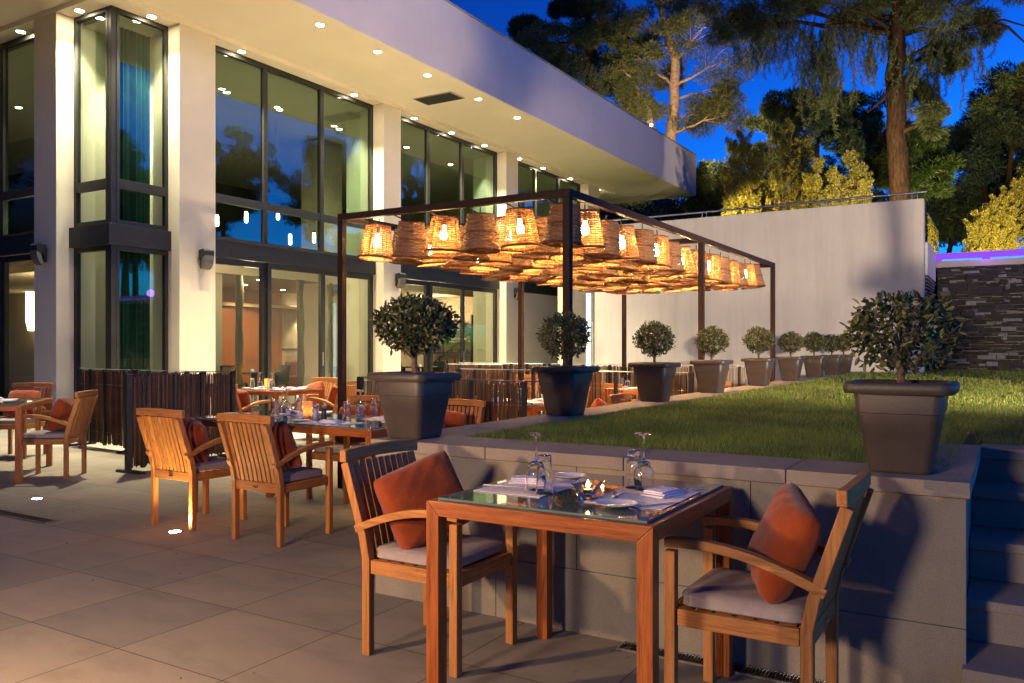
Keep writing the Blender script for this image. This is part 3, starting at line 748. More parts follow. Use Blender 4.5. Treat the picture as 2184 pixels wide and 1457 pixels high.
# ------------------------------------------------------------------ pergola
PX0, PX1, PY0, PY1, PZ = -5.5, -3.06, 5.97, 12.8, 2.64
T = thing('pergola_frame', 'dark brown steel pergola frame with slim square posts holding the lanterns', 'pergola', (PX1, PY0, 0))
def pp(b, nm):
    o = b.build(nm, pergm, T, .003); o.location = (-PX1, -PY0, 0)
s_ = .062
for x in (PX0, PX1):
    for y in (PY0, (PY0 + PY1) / 2 + .0, PY1):
        pp(MB().box(x - s_ / 2, x + s_ / 2, y - s_ / 2, y + s_ / 2, 0.0, PZ - .064), 'post')
for x in (PX0, PX1): pp(MB().box(x - s_ / 2, x + s_ / 2, PY0 - s_ / 2, PY1 + s_ / 2, PZ - .063, PZ), 'beam')
for y in (PY0, (PY0 + PY1) / 2, PY1): pp(MB().box(PX0 + s_ / 2 + .001, PX1 - s_ / 2 - .001, y - s_ / 2, y + s_ / 2, PZ - .062, PZ - .002), 'crossbeam')

# wicker lanterns
def weave(zs, strand_h, rb, rt, H, nst, seg, amp, jit, rr):
    Vv = []; Ff = []; n0 = 0
    for k, z in enumerate(zs):
        t0 = rr.uniform(-jit, jit)
        for j in range(seg):
            a = 2 * math.pi * j / seg
            zz = z + jit * math.sin(3 * a + k) * .6 + t0
            r = rb + (rt - rb) * (zz / H)
            r += amp * math.sin(a * nst / 2 + (k % 2) * math.pi)
            hh = strand_h * (.8 + .4 * rr.random())
            for (dr, dz) in ((.0028, 0), (0, hh / 2), (-.0028, 0), (0, -hh / 2)):
                Vv.append(((r + dr) * math.cos(a), (r + dr) * math.sin(a), zz + dz))
        for j in range(seg):
            j2 = (j + 1) % seg
            for c in range(4): Ff.append((n0 + j * 4 + c, n0 + j2 * 4 + c, n0 + j2 * 4 + (c + 1) % 4, n0 + j * 4 + (c + 1) % 4))
        n0 += seg * 4
    return Vv, Ff
def make_lantern(lit, seed):
    rr = random.Random(seed); H = .33; rb = .168; rt = .118
    nst = 20; seg = 80
    t = thing('wicker_lantern', 'wicker', 'lantern', (0, 0, 0))
    nrow = 16 if lit else 21
    zs = [.02 + (H - .03) * k / (nrow - 1) for k in range(nrow)]
    Vv, Ff = weave(zs, (.0105 if lit else .0145), rb, rt, H, nst, seg, .0045, .0012 if lit else .0006, rr)
    b = MB(); b.add(Vv, Ff)
    for j in range(nst):
        a = 2 * math.pi * (j + .5) / nst
        for da in ((-.012, .012) if lit else (0,)):
            c, s = math.cos(a + da), math.sin(a + da)
            b.tube([(rb * c, rb * s, 0), (rt * c, rt * s, H + .006)], .0030, 4)
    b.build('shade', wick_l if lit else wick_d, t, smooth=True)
    b = MB()
    for k in range(3):
        pts = []
        for j in range(61):
            a = 2 * math.pi * j / 60; ph = 18 * a + k * 2.09
            pts.append(((rb + .004 + .006 * math.cos(ph)) * math.cos(a), (rb + .004 + .006 * math.cos(ph)) * math.sin(a), .008 + .006 * math.sin(ph)))
        b.tube(pts, .005, 5, False)
    b.build('bottom_rim', rimm, t, smooth=True)
    b = MB()
    for k in range(2):
        pts = []
        for j in range(41):
            a = 2 * math.pi * j / 40; ph = 13 * a + k * 3.14
            pts.append(((rt + .004 * math.cos(ph)) * math.cos(a), (rt + .004 * math.cos(ph)) * math.sin(a), H + .004 * math.sin(ph)))
        b.tube(pts, .0045, 5, False)
    # woven top disc
    for k in range(8):
        r = .018 + k * .0125
        b.tube([(r * math.cos(a_ * .3307), r * math.sin(a_ * .3307), H - .001 + .003 * math.sin(a_ * 2 + k)) for a_ in range(20)], .005, 4, False)
    if not lit:
        pts = []
        for j in range(61):
            a = 2 * math.pi * j / 60; r = rb + (rt - rb) * .5 + .006
            pts.append((r * math.cos(a), r * math.sin(a), H * .5 + .003 * math.sin(20 * a)))
        b.tube(pts, .0055, 5, False)
    b.build('top_rim', rimm, t, smooth=True)
    MB().tube([(0, 0, H), (.003, 0, H + .03), (0, .004, H + .075)], .006, 6).build('hanger', blackm, t)
    if lit:
        MB().lathe([(.014, .25), (.016, .22), (.030, .185), (.034, .155), (.028, .125), (.0, .115)], 14).build('bulb', em_bulb, t, smooth=True)
        MB().lathe([(.016, .25), (.018, .33)], 10).build('socket', blackm, t)
    return t
LA = [make_lantern(True, 1), make_lantern(True, 2)]; DA = [make_lantern(False, 3), make_lantern(False, 4)]
used = set()
NX, NY = 6, 15
for j in range(NY):
    for i in range(NX):
        lit = (i + j) % 2 == 0
        x = PX0 + .20 + (PX1 - PX0 - .40) * i / (NX - 1) + rnd.uniform(-.02, .02)
        y = PY0 + .28 + (PY1 - PY0 - .66) * j / (NY - 1) + rnd.uniform(-.02, .02)
        z = 2.235 + rnd.uniform(-.022, .022) - .03 * math.sin(math.pi * j / (NY - 1))
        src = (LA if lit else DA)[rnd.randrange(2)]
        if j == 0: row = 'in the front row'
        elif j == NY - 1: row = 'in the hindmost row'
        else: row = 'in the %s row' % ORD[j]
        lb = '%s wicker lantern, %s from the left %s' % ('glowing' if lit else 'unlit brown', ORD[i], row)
        rot = (rnd.uniform(-.10, .10), rnd.uniform(-.10, .10), rnd.uniform(0, 6.28))
        if i == 5: lb = lb.replace('sixth from the left', 'on the lawn side')
        if src.name in used: o = dup(src, (x, y, z), rot=rot, label=lb, group='wicker lanterns hanging under the pergola')
        else:
            used.add(src.name); 
            KIDS.setdefault(src.name, list(src.children))
            for ch in src.children: KIDS.setdefault(ch.name, [])
            src.location = (x, y, z); src.rotation_euler = rot; src['label'] = lb; src['group'] = 'wicker lanterns hanging under the pergola'
        if lit: point('lantern_lamp', (x, y, z + .150), 50.0, (1, .60, .26), .034)
for i in range(NX):
    x = PX0 + .20 + (PX1 - PX0 - .40) * i / (NX - 1); pts = []
    for k in range(31):
        f = k / 30; pts.append((x + .004 * math.sin(k * 1.9), PY0 + f * (PY1 - PY0), PZ - .05 - .11 * math.sin(math.pi * min(1, f * 1.0)) ** .5 + .004 * math.sin(k * 2.7)))
    tag(MB().tube(pts, .007, 6).build('support_cable', blackm, smooth=True), 'twisted dark cable carrying lanterns along the pergola, %s from the left' % ORD[i], 'cable', 'cables under the pergola')

# ------------------------------------------------------------------ reed screens
def screen(x0, y0, x1, y1, lb, H=1.07, seed=0, feet=True, gap=None):
    rr = random.Random(seed); p = Vector((x0, y0, 0)); q = Vector((x1, y1, 0)); L_ = (q - p).length
    ang = math.atan2(y1 - y0, x1 - x0)
    t = thing('reed_screen', lb, 'screen', p, ang, 'reed screens between the tables')
    for x in (0, L_): MB().box(x - .03, x + .03, -.02, .02, .03, H).build('post', blackm, t, .002)
    b = MB()
    for z in (H - .006, H * .80, H * .20): MB().tube([(0.031, .0, z), (L_ - .031, .0, z)], .006 if z > H - .01 else .0035, 6).build('wire', steel if seed % 2 else darkmetal, t)
    b = MB(); x = .05
    while x < L_ - .05:
        if gap and gap[0] * L_ < x < gap[1] * L_: x = gap[1] * L_ + .02
        if rr.random() < .03: x += rr.uniform(.01, .03)
        r = rr.uniform(.006, .011); h0 = .05 + rr.random() * .03; h1 = H - .015 - rr.random() * .03
        dx = rr.uniform(-.006, .006); y = rr.uniform(-.006, .006)
        b.tube([(x, y, h0), (x + dx, y * .4, H * .5), (x + dx * .3, y, h1)], [r, r * 1.1, r * .8], 6); x += r * 1.9 + .0008
    b.build('reeds', bambm, t, smooth=True)
    b = MB(); xp = rr.uniform(.15, .3)
    while xp < L_ - .1:
        b = MB().box(xp - .02, xp + .02, -.018, .018, .04, H - .012); xp += rr.uniform(.34, .55)
        b.build('slat', blackm, t)
    if feet:
        for x in (0.03, L_ - .03): MB().box(x - .03, x + .03, -.2, .2, .001, .03).build('foot', blackm, t, .003)
screen(-8.1, 5.47, -8.22, 6.97, 'dark reed screen standing behind the left chair of the front glass table', seed=2)
screen(-11.05, 6.72, -9.70, 6.62, 'dark reed screen in front of the corner column, leftmost of all', seed=1)
screen(-9.62, 6.62, -8.30, 6.60, 'dark reed screen joining the leftmost screen behind the narrow gap', seed=3)
screen(-5.40, 6.12, -4.52, 6.12, 'dark reed screen directly right of the pergola corner post', seed=5, gap=(.35, .6))
screen(-4.32, 6.12, -3.14, 6.12, 'dark reed screen between the first and second planters', seed=7, gap=(.62, .97))
screen(-6.4, 9.25, -4.75, 9.22, 'dark reed screen halfway down the pergola, left one of the pair', seed=9, gap=(.55, .8))
screen(-4.7, 9.22, -3.12, 9.20, 'dark reed screen halfway down the pergola, right one of the pair', seed=11, gap=(.30, .62))
screen(-9.0, 12.95, -7.1, 12.95, 'dark reed screen at the far end of the pergola, left of three', seed=13)
screen(-7.0, 12.95, -5.1, 12.95, 'dark reed screen at the far end of the pergola, middle of three', seed=15)
screen(-5.0, 12.95, -3.1, 12.95, 'dark reed screen at the far end of the pergola, right of three', seed=17)
screen(-8.5, 11.9, -7.3, 11.9, 'dark reed screen beside the glass doors beyond the first planter', seed=19)

# ------------------------------------------------------------------ furniture
def make_chair():
    t = thing('dining_chair', '', 'chair', (0, 0, 0), 0, 'teak armchairs at the tables')   # faces +X
    hw = .222; xf = .245; xr = -.225
    for sy in (-1, 1):
        MB().box(xf - .020, xf + .020, sy * hw - .021, sy * hw + .021, 0, .625).build('leg', teak[2], t, .004)
        MB().path([(xr, sy * hw, 0), (xr, sy * hw, .20), (xr, sy * hw, .42), (xr - .02, sy * hw, .52), (xr - .125, sy * hw, .835)], .038, .042, (1, 0, 0)).build('leg', teak[2], t, .004)
        pts = []
        for k in range(11):
            f = k / 10; pts.append((xf + .020 - f * .55, sy * (hw + .0), .652 - .105 * f ** 1.7 + .02 * math.sin(math.pi * f)))
        MB().path(pts, .044, .034).build('armrest', teak[0], t, .004)
        MB().box(xr + .024, xf - .026, sy * hw - .012, sy * hw + .012, .36, .42).build('side_rail', teak[0], t, .003)
    MB().box(xf - .012, xf + .012, -hw + .026, hw - .026, .36, .42).build('front_rail', teak[1], t, .003)
    MB().box(xr - .016, xr + .016, -hw + .024, hw - .024, .36, .425).build('rear_rail', teak[1], t, .003)
    MB().path([(xr - .113, -.262, .868), (xr - .125, -.13, .874), (xr - .128, 0, .876), (xr - .125, .13, .874), (xr - .113, .262, .868)], .034, .054).build('top_rail', teak[1], t, .004)
    b = MB(); ns = 9
    for k in range(ns):
        y = -.175 + .35 * k / (ns - 1)
        b.path([(xr - .008, y, .428), (xr - .03, y, .53), (xr - .075, y, .68), (xr - .118, y, .838)], .031, .013, (1, 0, 0))
    b.build('back_slats', teak[2], t, .002)
    b = MB()
    for k in range(6): b.box(xr + .04 + k * .072, xr + .095 + k * .072, -hw + .012, hw - .012, .405, .419)
    b.build('seat_slats', teak[1], t)
    # cushion
    L = []
    def ring(a, c, z, r=.05):
        pts = []
        for cx, cy, a0 in ((a - r, c - r, 0), (-a + r, c - r, 90), (-a + r, -c + r, 180), (a - r, -c + r, 270)):
            for q_ in range(5):
                th = R(a0 + q_ * 22.5); pts.append((cx + r * math.cos(th) + .005, cy + r * math.sin(th), z))
        return pts
    L = [ring(.19, .185, .421), ring(.212, .205, .424), ring(.218, .211, .43), ring(.214, .207, .447), ring(.218, .211, .463), ring(.210, .203, .472), ring(.16, .155, .478), ring(.08, .08, .476, .02)]
    MB().loops(L).build('seat_cushion', cushm, t, smooth=True)
    MB().box(xr - .024, xr - .0165, -.02, .02, .385, .398).build('maker_plate', steel, t)
    return t
CH = None
def chair(x, y, deg, lb):
    global CH
    if CH is None: CH = make_chair(); o = CH; o.location = (x, y, 0); o.rotation_euler = (0, 0, R(deg)); o['label'] = lb
    else: o = dup(CH, (x, y, 0), R(deg), lb)
    return o
def pillow_mesh(seed):
    rr = np.random.RandomState(seed); n = 22
    u = np.linspace(-1, 1, n); U, Vv = np.meshgrid(u, u)
    def side(sg):
        e = (1 - np.abs(U) ** 2.6) * (1 - np.abs(Vv) ** 2.6); th = .084 * np.clip(e, 0, 1) ** .46
        th = th * (1 + .08 * np.sin(3 * U + seed) * np.cos(2.3 * Vv + seed * 2)) 
        pin = 1 - .055 * (1 - (U ** 2)) * (np.abs(Vv) ** 3); pin2 = 1 - .055 * (1 - (Vv ** 2)) * (np.abs(U) ** 3); rc = 1 - .10 * (U * Vv) ** 4; pin = pin * rc; pin2 = pin2 * rc
        cr = .006 * np.sin(9 * U + 4 * Vv + seed) * (np.abs(U * Vv)) + .004 * np.sin(14 * (U - Vv)) * np.abs(Vv) ** 2
        return np.stack([sg * (th + cr * (np.abs(th) > .01)) + .018 * Vv ** 2 * np.cos(U), U * .205 * pin2, Vv * .19 * pin], -1).reshape(-1, 3)
    A = side(1); Bq = side(-1); q = []
    for i in range(n - 1):
        for j in range(n - 1):
            a = i * n + j; q.append((a, a + 1, a + n + 1, a + n)); q.append((a + n * n, a + n + n * n, a + n + 1 + n * n, a + 1 + n * n))
    b = MB(); b.add([tuple(p) for p in np.concatenate([A, Bq])], q)
    o = b.build('pillow', pillm); bm = bmesh.new(); bm.from_mesh(o.data); bmesh.ops.remove_doubles(bm, verts=bm.verts, dist=.0015)
    bmesh.ops.recalc_face_normals(bm, faces=bm.faces); bm.to_mesh(o.data); bm.free()
    o.data.polygons.foreach_set('use_smooth', [True] * len(o.data.polygons))
    md = o.modifiers.new('sub', 'SUBSURF'); md.levels = 1; md.render_levels = 1
    return o
PM = [pillow_mesh(s) for s in (1, 4, 8)]; pused = [0, 0, 0]
def pillow(ch, lb, k, roll=0.0, dy=0.0, tilt=.32, lean=-.10, dz=.648, yaw=0.0):
    p = PM[k]
    if pused[k]: o = p.copy(); COL.objects.link(o)
    else: o = p
    pused[k] = 1
    M = Matrix.Translation(ch.location) @ Matrix.Rotation(ch.rotation_euler.z, 4, 'Z') @ Matrix.Translation((lean, dy, dz)) @ Matrix.Rotation(-tilt, 4, 'Y') @ Matrix.Rotation(yaw, 4, 'Z') @ Matrix.Rotation(roll, 4, 'X')
    o.matrix_world = M; o.rotation_mode = 'XYZ'
    return tag(o, lb, 'pillow', 'rust orange pillows on the chairs')
def table(x0, x1, y0, y1, lb, rz=0, glass=True):
    cx, cy = (x0 + x1) / 2, (y0 + y1) / 2; hx, hy = (x1 - x0) / 2, (y1 - y0) / 2
    t = thing('dining_table', lb, 'table', (cx, cy, 0), rz, 'wood framed dining tables'); Z1 = .775; w_ = .056; Z0 = Z1 - w_
    for s in (-1, 1):
        # mitred rails
        L = []
        MB().loops([[(-hx + w_, s * hy, Z0), (-hx + w_, s * (hy - w_), Z0), (-hx + w_, s * (hy - w_), Z1), (-hx, s * hy, Z1)],
                    [(hx - w_, s * hy, Z0), (hx - w_, s * (hy - w_), Z0), (hx - w_, s * (hy - w_), Z1), (hx, s * hy, Z1)]]).build('rail', tabw[0], t, .003)
        MB().loops([[(s * hx, -hy + w_, Z0), (s * (hx - w_), -hy + w_, Z0), (s * (hx - w_), -hy + w_, Z1), (s * hx, -hy, Z1)],
                    [(s * hx, hy - w_, Z0), (s * (hx - w_), hy - w_, Z0), (s * (hx - w_), hy - w_, Z1), (s * hx, hy, Z1)]]).build('rail', tabw[1], t, .003)
        for s2 in (-1, 1):
            xa, xb = sorted((s * hx, s * (hx - w_))); ya, yb = sorted((s2 * hy, s2 * (hy - w_)))
            X_, Y_ = s * hx, s2 * hy; xi, yi = s * (hx - w_), s2 * (hy - w_); g_ = .0008
            b = MB(); b.add([(X_, Y_, 0), (X_, yi, 0), (xi, yi, 0), (xi, Y_, 0), (X_, Y_, Z1 - g_), (X_, yi, Z0 - g_), (xi, yi, Z0 - g_), (xi, Y_, Z0 - g_)],
                            [(0, 1, 2, 3), (0, 1, 5, 4), (1, 2, 6, 5), (2, 3, 7, 6), (3, 0, 4, 7), (4, 5, 6), (4, 6, 7)])
            b.build('leg', tabw[2], t, .0015)
    gi = .034
    g = MB().box(-hx + gi, hx - gi, -hy + gi, hy - gi, Z1 + .0005, Z1 + .009).build('glass_top', topglass, t, .001)
    e = MB(); z0, z1 = Z1 + .001, Z1 + .0085; d = gi - .0012
    e.box(-hx + d, hx - d, -hy + d, -hy + gi - .0001, z0, z1).box(-hx + d, hx - d, hy - gi + .0001, hy - d, z0, z1)
    e.box(-hx + d, -hx + gi - .0001, -hy + gi, hy - gi, z0, z1).box(hx - gi + .0001, hx - d, -hy + gi, hy - gi, z0, z1)
    e.build('glass_edge', edgeglass, g)
    return t
TZ = .785
# front table
table(-1.88, -.975, 2.50, 3.405, 'square glass topped wood table nearest the camera')
c = chair(-2.19, 3.01, 0, 'teak armchair at the left side of the nearest table'); pillow(c, 'rust orange pillow propped on edge on the near left chair', 0, .16, -.04, .34, -.055, .665, -.55)
c = chair(-.79, 3.055, 180, 'teak armchair at the right side of the nearest table'); pillow(c, 'rust orange pillow propped upright on the near right chair', 1, .0, .02, .42, -.105, .655, .42)
# second table
table(-5.75, -3.80, 4.42, 5.30, 'long glass topped wood table beside the first planter')
c = chair(-5.38, 4.23, 90, 'teak armchair with its back to the camera, left of the pair'); pillow(c, 'rust orange pillow on the left back-turned chair', 2, .3, .0)
c = chair(-4.45, 4.21, 90, 'teak armchair with its back to the camera, right of the pair'); pillow(c, 'rust orange pillow on the right back-turned chair', 0, -.2, -.03)
c = chair(-5.12, 5.62, -90, 'teak armchair on the far side of the long table beside the pergola post'); pillow(c, 'rust orange pillow on the far chair behind the mills', 1, .1)
c = chair(-4.10, 5.60, -90, 'teak armchair on the far side of the long table, partly behind the first planter'); pillow(c, 'rust orange pillow seen just right of the first planter', 2, -.1)
# left table
table(-9.92, -8.62, 4.05, 5.10, 'wood dining table cut off by the left edge, turned at an angle', R(-42) )
c = chair(-8.58, 4.93, 217, 'teak armchair turned side-on at the left table'); pillow(c, 'rust orange pillow on the side-on chair at left', 1, .05)
c = chair(-10.55, 5.62, -58, 'teak armchair behind the left table facing the camera'); pillow(c, 'rust orange pillow lying slumped on the chair behind the left table', 0, 0, 0, .55)
# third table behind the screen
table(-9.2, -8.2, 7.65, 8.55, 'brightly lit wood table behind the first reed screen')
c = chair(-8.9, 8.95, -90, 'teak armchair behind the brightly lit table, left one'); pillow(c, 'orange pillow on the left chair behind the bright table', 0, .3)
c = chair(-7.95, 8.45, 180, 'teak armchair at the right end of the brightly lit table'); pillow(c, 'orange pillow at the right end of the bright table', 1, .1)
c = chair(-8.45, 7.35, 90, 'teak armchair with curved arm on the near side of the bright table'); pillow(c, 'orange pillow on the near side of the bright table', 2, .1)
c = chair(-7.35, 9.2, 200, 'teak armchair with a large pillow just left of the pergola corner post'); pillow(c, 'large orange pillow left of the pergola corner post', 0, -.1)
c = chair(-8.1, 9.75, -80, 'teak armchair turned away behind the bright table'); 
# tables under the pergola
table(-5.0, -4.0, 7.1, 8.1, 'wood table under the front half of the pergola')
c = chair(-4.5, 8.5, -90, 'teak armchair at the far side of the table under the front lanterns'); pillow(c, 'orange pillow seen between the first two planters', 1)
c = chair(-3.6, 7.5, 180, 'teak armchair beside the second planter under the pergola'); pillow(c, 'bright orange pillow beside the second planter', 0, .3)
c = chair(-5.35, 7.6, 0, 'teak armchair on the left of the table under the front lanterns'); pillow(c, 'orange pillow on the left chair under the front lanterns', 2)
c = chair(-4.35, 6.75, 90, 'teak armchair on the near side under the front lanterns'); pillow(c, 'orange pillow behind the right front reed screen', 0)
table(-4.9, -3.9, 10.3, 11.3, 'wood table under the rear half of the pergola')
c = chair(-3.55, 10.8, 180, 'teak armchair beside the rear table, lawn side'); pillow(c, 'orange pillow beside the rear table, lawn side', 1)
c = chair(-5.3, 10.7, 0, 'teak armchair beside the rear table, building side'); pillow(c, 'orange pillow beside the rear table, building side', 2)
c = chair(-4.4, 9.9, 90, 'teak armchair on the near side of the rear table'); pillow(c, 'orange pillow on the near side of the rear table', 0)
table(-9.3, -8.3, 13.6, 14.6, 'wood table by the glass doors beyond the screens')
c = chair(-8.8, 15.0, -90, 'teak armchair by the glass doors beyond the screens')
table(-7.4, -6.4, 10.2, 11.2, 'wood table between the pergola and the glass doors')
c = chair(-6.9, 11.6, -90, 'teak armchair between the pergola and the doors, far side'); pillow(c, 'orange pillow between the pergola and the doors', 1)
c = chair(-7.75, 10.7, 0, 'teak armchair between the pergola and the doors, building side')

# ------------------------------------------------------------------ tableware
def wineglass():
    prof = [(.030, 0), (.0315, .001), (.037, .035), (.036, .060), (.022, .090), (.006, .100), (.0038, .106), (.0035, .170), (.006, .178), (.032, .183), (.033, .186), (.0, .187)]
    inner = [(.0305, .001), (.0358, .035), (.0348, .060), (.021, .088), (.003, .096)]
    b = MB(); full = [(.0, .0955)] + inner[::-1] + prof[1:]
    b.lathe([(r * 1.1, z * 1.2) for r, z in full], 28); return b.build('wine_glass', clearg, smooth=True)
def tumbler():
    b = MB(); b.lathe([(0, .128), (.022, .128), (.033, .001), (.035, .0), (.0265, .148), (.024, .15), (.0, .15)], 28); return b.build('tumbler', clearg, smooth=True)
def platem():
    b = MB(); b.lathe([(0, .004), (.045, .004), (.060, .010), (.072, .014), (.075, .0165), (.072, .0165), (.060, .0125), (.044, .0065), (0, .0065)], 36); return b.build('side_plate', china, smooth=True)
def napkin():
    b = MB()
    for k, (a, z, r) in enumerate([(.0, .0, .0), (.02, .008, .05), (-.01, .016, .02)]):
        hx, hy = .075 - .006 * k, .05 - .004 * k; L = []
        for i in range(9):
            f = -1 + i / 4; zz = .0045 * math.cos(f * 1.5)
            L.append([(f * hx, -hy, z + .0005), (f * hx, hy, z + .0005 + .001 * math.sin(f * 3)), (f * hx, hy, z + .006 + zz * .6), (f * hx, 0, z + .0065 + zz), (f * hx, -hy - .003, z + .006 + zz * .5)])
        L = [[(math.cos(r) * p[0] - math.sin(r) * p[1] + a * .3, math.sin(r) * p[0] + math.cos(r) * p[1], p[2]) for p in q_] for q_ in L]
        b.loops(L)
    return b.build('napkin', napm, None, .002, True)
def placemat():
    b = MB(); b.box(-.215, .215, -.15, .15, 0, .0022); return b.build('placemat', mattm, None, .0008)
def knife():
    b = MB(); b.loops([[(-.10, -.005, 0), (-.10, .005, 0), (-.10, .005, .005), (-.10, -.005, .005)], [(-.01, -.004, 0), (-.01, .004, 0), (-.01, .004, .005), (-.01, -.004, .005)],
                       [(0, -.008, .001), (0, .006, .001), (0, .006, .003), (0, -.008, .003)], [(.08, -.008, .001), (.08, .006, .001), (.08, .006, .0025), (.08, -.008, .0025)], [(.105, -.001, .001), (.105, .005, .001), (.105, .005, .002), (.105, -.001, .002)]])
    return b.build('knife', steel, None, .0008)
def fork():
    b = MB(); b.path([(-.10, 0, .003), (-.03, 0, .006), (.04, 0, .004), (.055, 0, .003)], .008, .003)
    b.box(.055, .070, -.011, .011, .002, .0045)
    for k in range(4): b.path([(.070, -.0095 + k * .0063, .0033), (.10, -.0095 + k * .0063, .008), (.115, -.0095 + k * .0063, .006)], .003, .002)
    return b.build('fork', steel)
SRC = {}
def ware(kind, fn, x, y, lb, rz=0, dz=0, cat=None, group=None, z=None):
    zz = (TZ if z is None else z) + dz
    if kind not in SRC: o = fn(); SRC[kind] = o
    else: o = SRC[kind].copy(); COL.objects.link(o)
    o.location = (x, y, zz); o.rotation_euler = (0, 0, rz)
    return tag(o, lb, cat or kind, group)
def W_(kind, x, y, lb, rz=0, dz=0.0):
    fn = dict(wine_glass=wineglass, tumbler=tumbler, side_plate=platem, napkin=napkin, placemat=placemat, knife=knife, fork=fork)[kind]
    g = dict(wine_glass='upturned wine glasses', tumbler='upturned tumblers', side_plate='side plates', napkin='folded napkins', placemat='placemats', knife='knives', fork='forks')[kind]
    return ware(kind, fn, x, y, lb, rz, dz, kind.replace('_', ' '), g)
W_('placemat', -1.66, 2.93, 'pale placemat on the left half of the nearest table', R(90))
W_('placemat', -1.18, 2.94, 'pale placemat on the right half of the nearest table', R(90))
W_('wine_glass', -1.60, 2.85, 'upturned wine glass beside the left napkin on the nearest table', 0, .0025)
W_('tumbler', -1.535, 2.80, 'upturned tumbler behind the left wine glass on the nearest table')
W_('wine_glass', -1.235, 3.07, 'upturned wine glass on the right half of the nearest table', 0, .0025)
W_('tumbler', -1.29, 3.10, 'upturned tumbler left of the right wine glass on the nearest table', 0, .0025)
W_('side_plate', -1.62, 3.19, 'white side plate behind the candle bowl at the back of the nearest table')
W_('side_plate', -1.19, 2.70, 'white side plate at the front right of the nearest table')
W_('napkin', -1.72, 2.99, 'folded lilac white napkin at left on the nearest table', R(25), .0025)
W_('napkin', -1.13, 3.00, 'folded lilac white napkin at right on the nearest table', R(75), .0025)
W_('knife', -1.74, 2.85, 'knife lying on the left placemat of the nearest table', R(10), .0025)
W_('knife', -1.06, 2.82, 'knife lying beside the front side plate of the nearest table', R(60), .0025)
W_('knife', -1.09, 3.17, 'knife sticking out from under the right napkin', R(62), .0025)
W_('fork', -1.26, 2.83, 'fork resting by the front side plate of the nearest table', R(105), .0025)
# candle bowl
t = thing('candle_bowl', 'square flared glass tea light bowl glowing on the nearest table', 'candle holder', (-1.34, 2.78, TZ))
def sq(r, z, a=R(8)): return [(r * 1.414 * math.cos(a + R(45 + 90 * k)), r * 1.414 * math.sin(a + R(45 + 90 * k)), z) for k in range(4)]
MB().loops([sq(.030, 0), sq(.022, .022), sq(.052, .066), sq(.0495, .066), sq(.019, .026), sq(.001, .025)]).build('bowl', clearg, t, .0008)
cd = MB().lathe([(.0, .026), (.0175, .026), (.0175, .038), (0, .038)], 20).build('candle', waxm, t)
MB().lathe([(0, .040), (.008, .048), (.006, .060), (0, .074)], 10).build('flame', em_fl, cd, smooth=True)
point('candle_lamp', (-1.34, 2.78, TZ + .085), 1.2, (1, .6, .25), .006)
# long table
W_('side_plate', -5.60, 4.72, 'white side plate at the left end of the long table')
W_('side_plate', -4.62, 4.56, 'white side plate on the near side of the long table'); W_('side_plate', -4.95, 5.16, 'white side plate on the far side of the long table')
W_('placemat', -5.30, 4.64, 'placemat at the near left seat of the long table'); W_('placemat', -4.35, 4.60, 'placemat at the near right seat of the long table')
W_('placemat', -5.15, 5.12, 'placemat at the far left seat of the long table'); W_('placemat', -4.2, 5.12, 'placemat at the far right seat of the long table')
W_('napkin', -5.34, 4.66, 'lilac napkin at the near left seat of the long table', R(-10), .0025); W_('napkin', -4.35, 4.60, 'lilac napkin at the near right seat of the long table', R(8), .0025)
W_('napkin', -5.20, 5.08, 'lilac napkin at the far left seat of the long table', 0, .0025); W_('napkin', -4.20, 5.12, 'lilac napkin at the far right seat, against the first planter', 0, .0025)
W_('tumbler', -5.14, 4.78, 'upturned tumbler, front left on the long table'); W_('wine_glass', -5.16, 4.94, 'upturned wine glass, front left on the long table')
W_('wine_glass', -5.38, 5.10, 'upturned wine glass, rear left on the long table'); W_('tumbler', -5.30, 5.20, 'upturned tumbler, rear left on the long table')
W_('tumbler', -4.42, 4.85, 'upturned tumbler, front right on the long table'); W_('wine_glass', -4.40, 4.99, 'upturned wine glass, front right on the long table')
W_('wine_glass', -4.52, 5.12, 'upturned wine glass, rear right on the long table'); W_('tumbler', -4.46, 5.22, 'upturned tumbler, rear right on the long table')
W_('knife', -4.22, 4.53, 'knife at the near right seat of the long table', R(10), .0025)
frost = leafm('frosted_candle_glass', [(.85, .62, .42)] * 2, .5, .75, 1)
def candle_cup(x, y, lb):
    t = thing('candle_cup', lb, 'candle holder', (x, y, TZ), 0, 'frosted candle cups')
    MB().lathe([(0, .004), (.030, .004), (.040, .135), (.042, .135), (.033, 0), (0, 0)], 24).build('cup', frost, t, smooth=True)
    MB().lathe([(0, .005), (.025, .005), (.025, .03), (0, .03)], 16).build('candle', waxm, t)
    MB().lathe([(0, .035), (.006, .045), (0, .062)], 8).build('flame', em_fl, t)
    point('candle_lamp', (x, y, TZ + .07), .8, (1, .58, .22), .008)
candle_cup(-4.82, 4.83, 'frosted glowing candle cup next to the mills on the long table')
candle_cup(-8.85, 8.1, 'frosted glowing candle cup on the brightly lit table')
def mill(x, y, m, lb):
    t = thing('spice_mill', lb, 'spice mill', (x, y, TZ), 0, 'salt and pepper mills')
    MB().lathe([(0, 0), (.022, 0), (.024, .01), (.019, .05), (.021, .085), (0, .086)], 18).build('jar', m, t, smooth=True)
    MB().lathe([(.020, .0865), (.023, .092), (.023, .112), (.010, .120), (.006, .128), (.008, .134), (0, .14)], 18).build('cap', steel, t, smooth=True)
mill(-4.70, 4.80, plain('salt_grains', (.42, .35, .42), .4), 'salt mill with pale jar, left of the two mills'); mill(-4.63, 4.82, plain('peppercorns', (.03, .015, .02), .3), 'pepper mill with dark jar, right of the two mills')
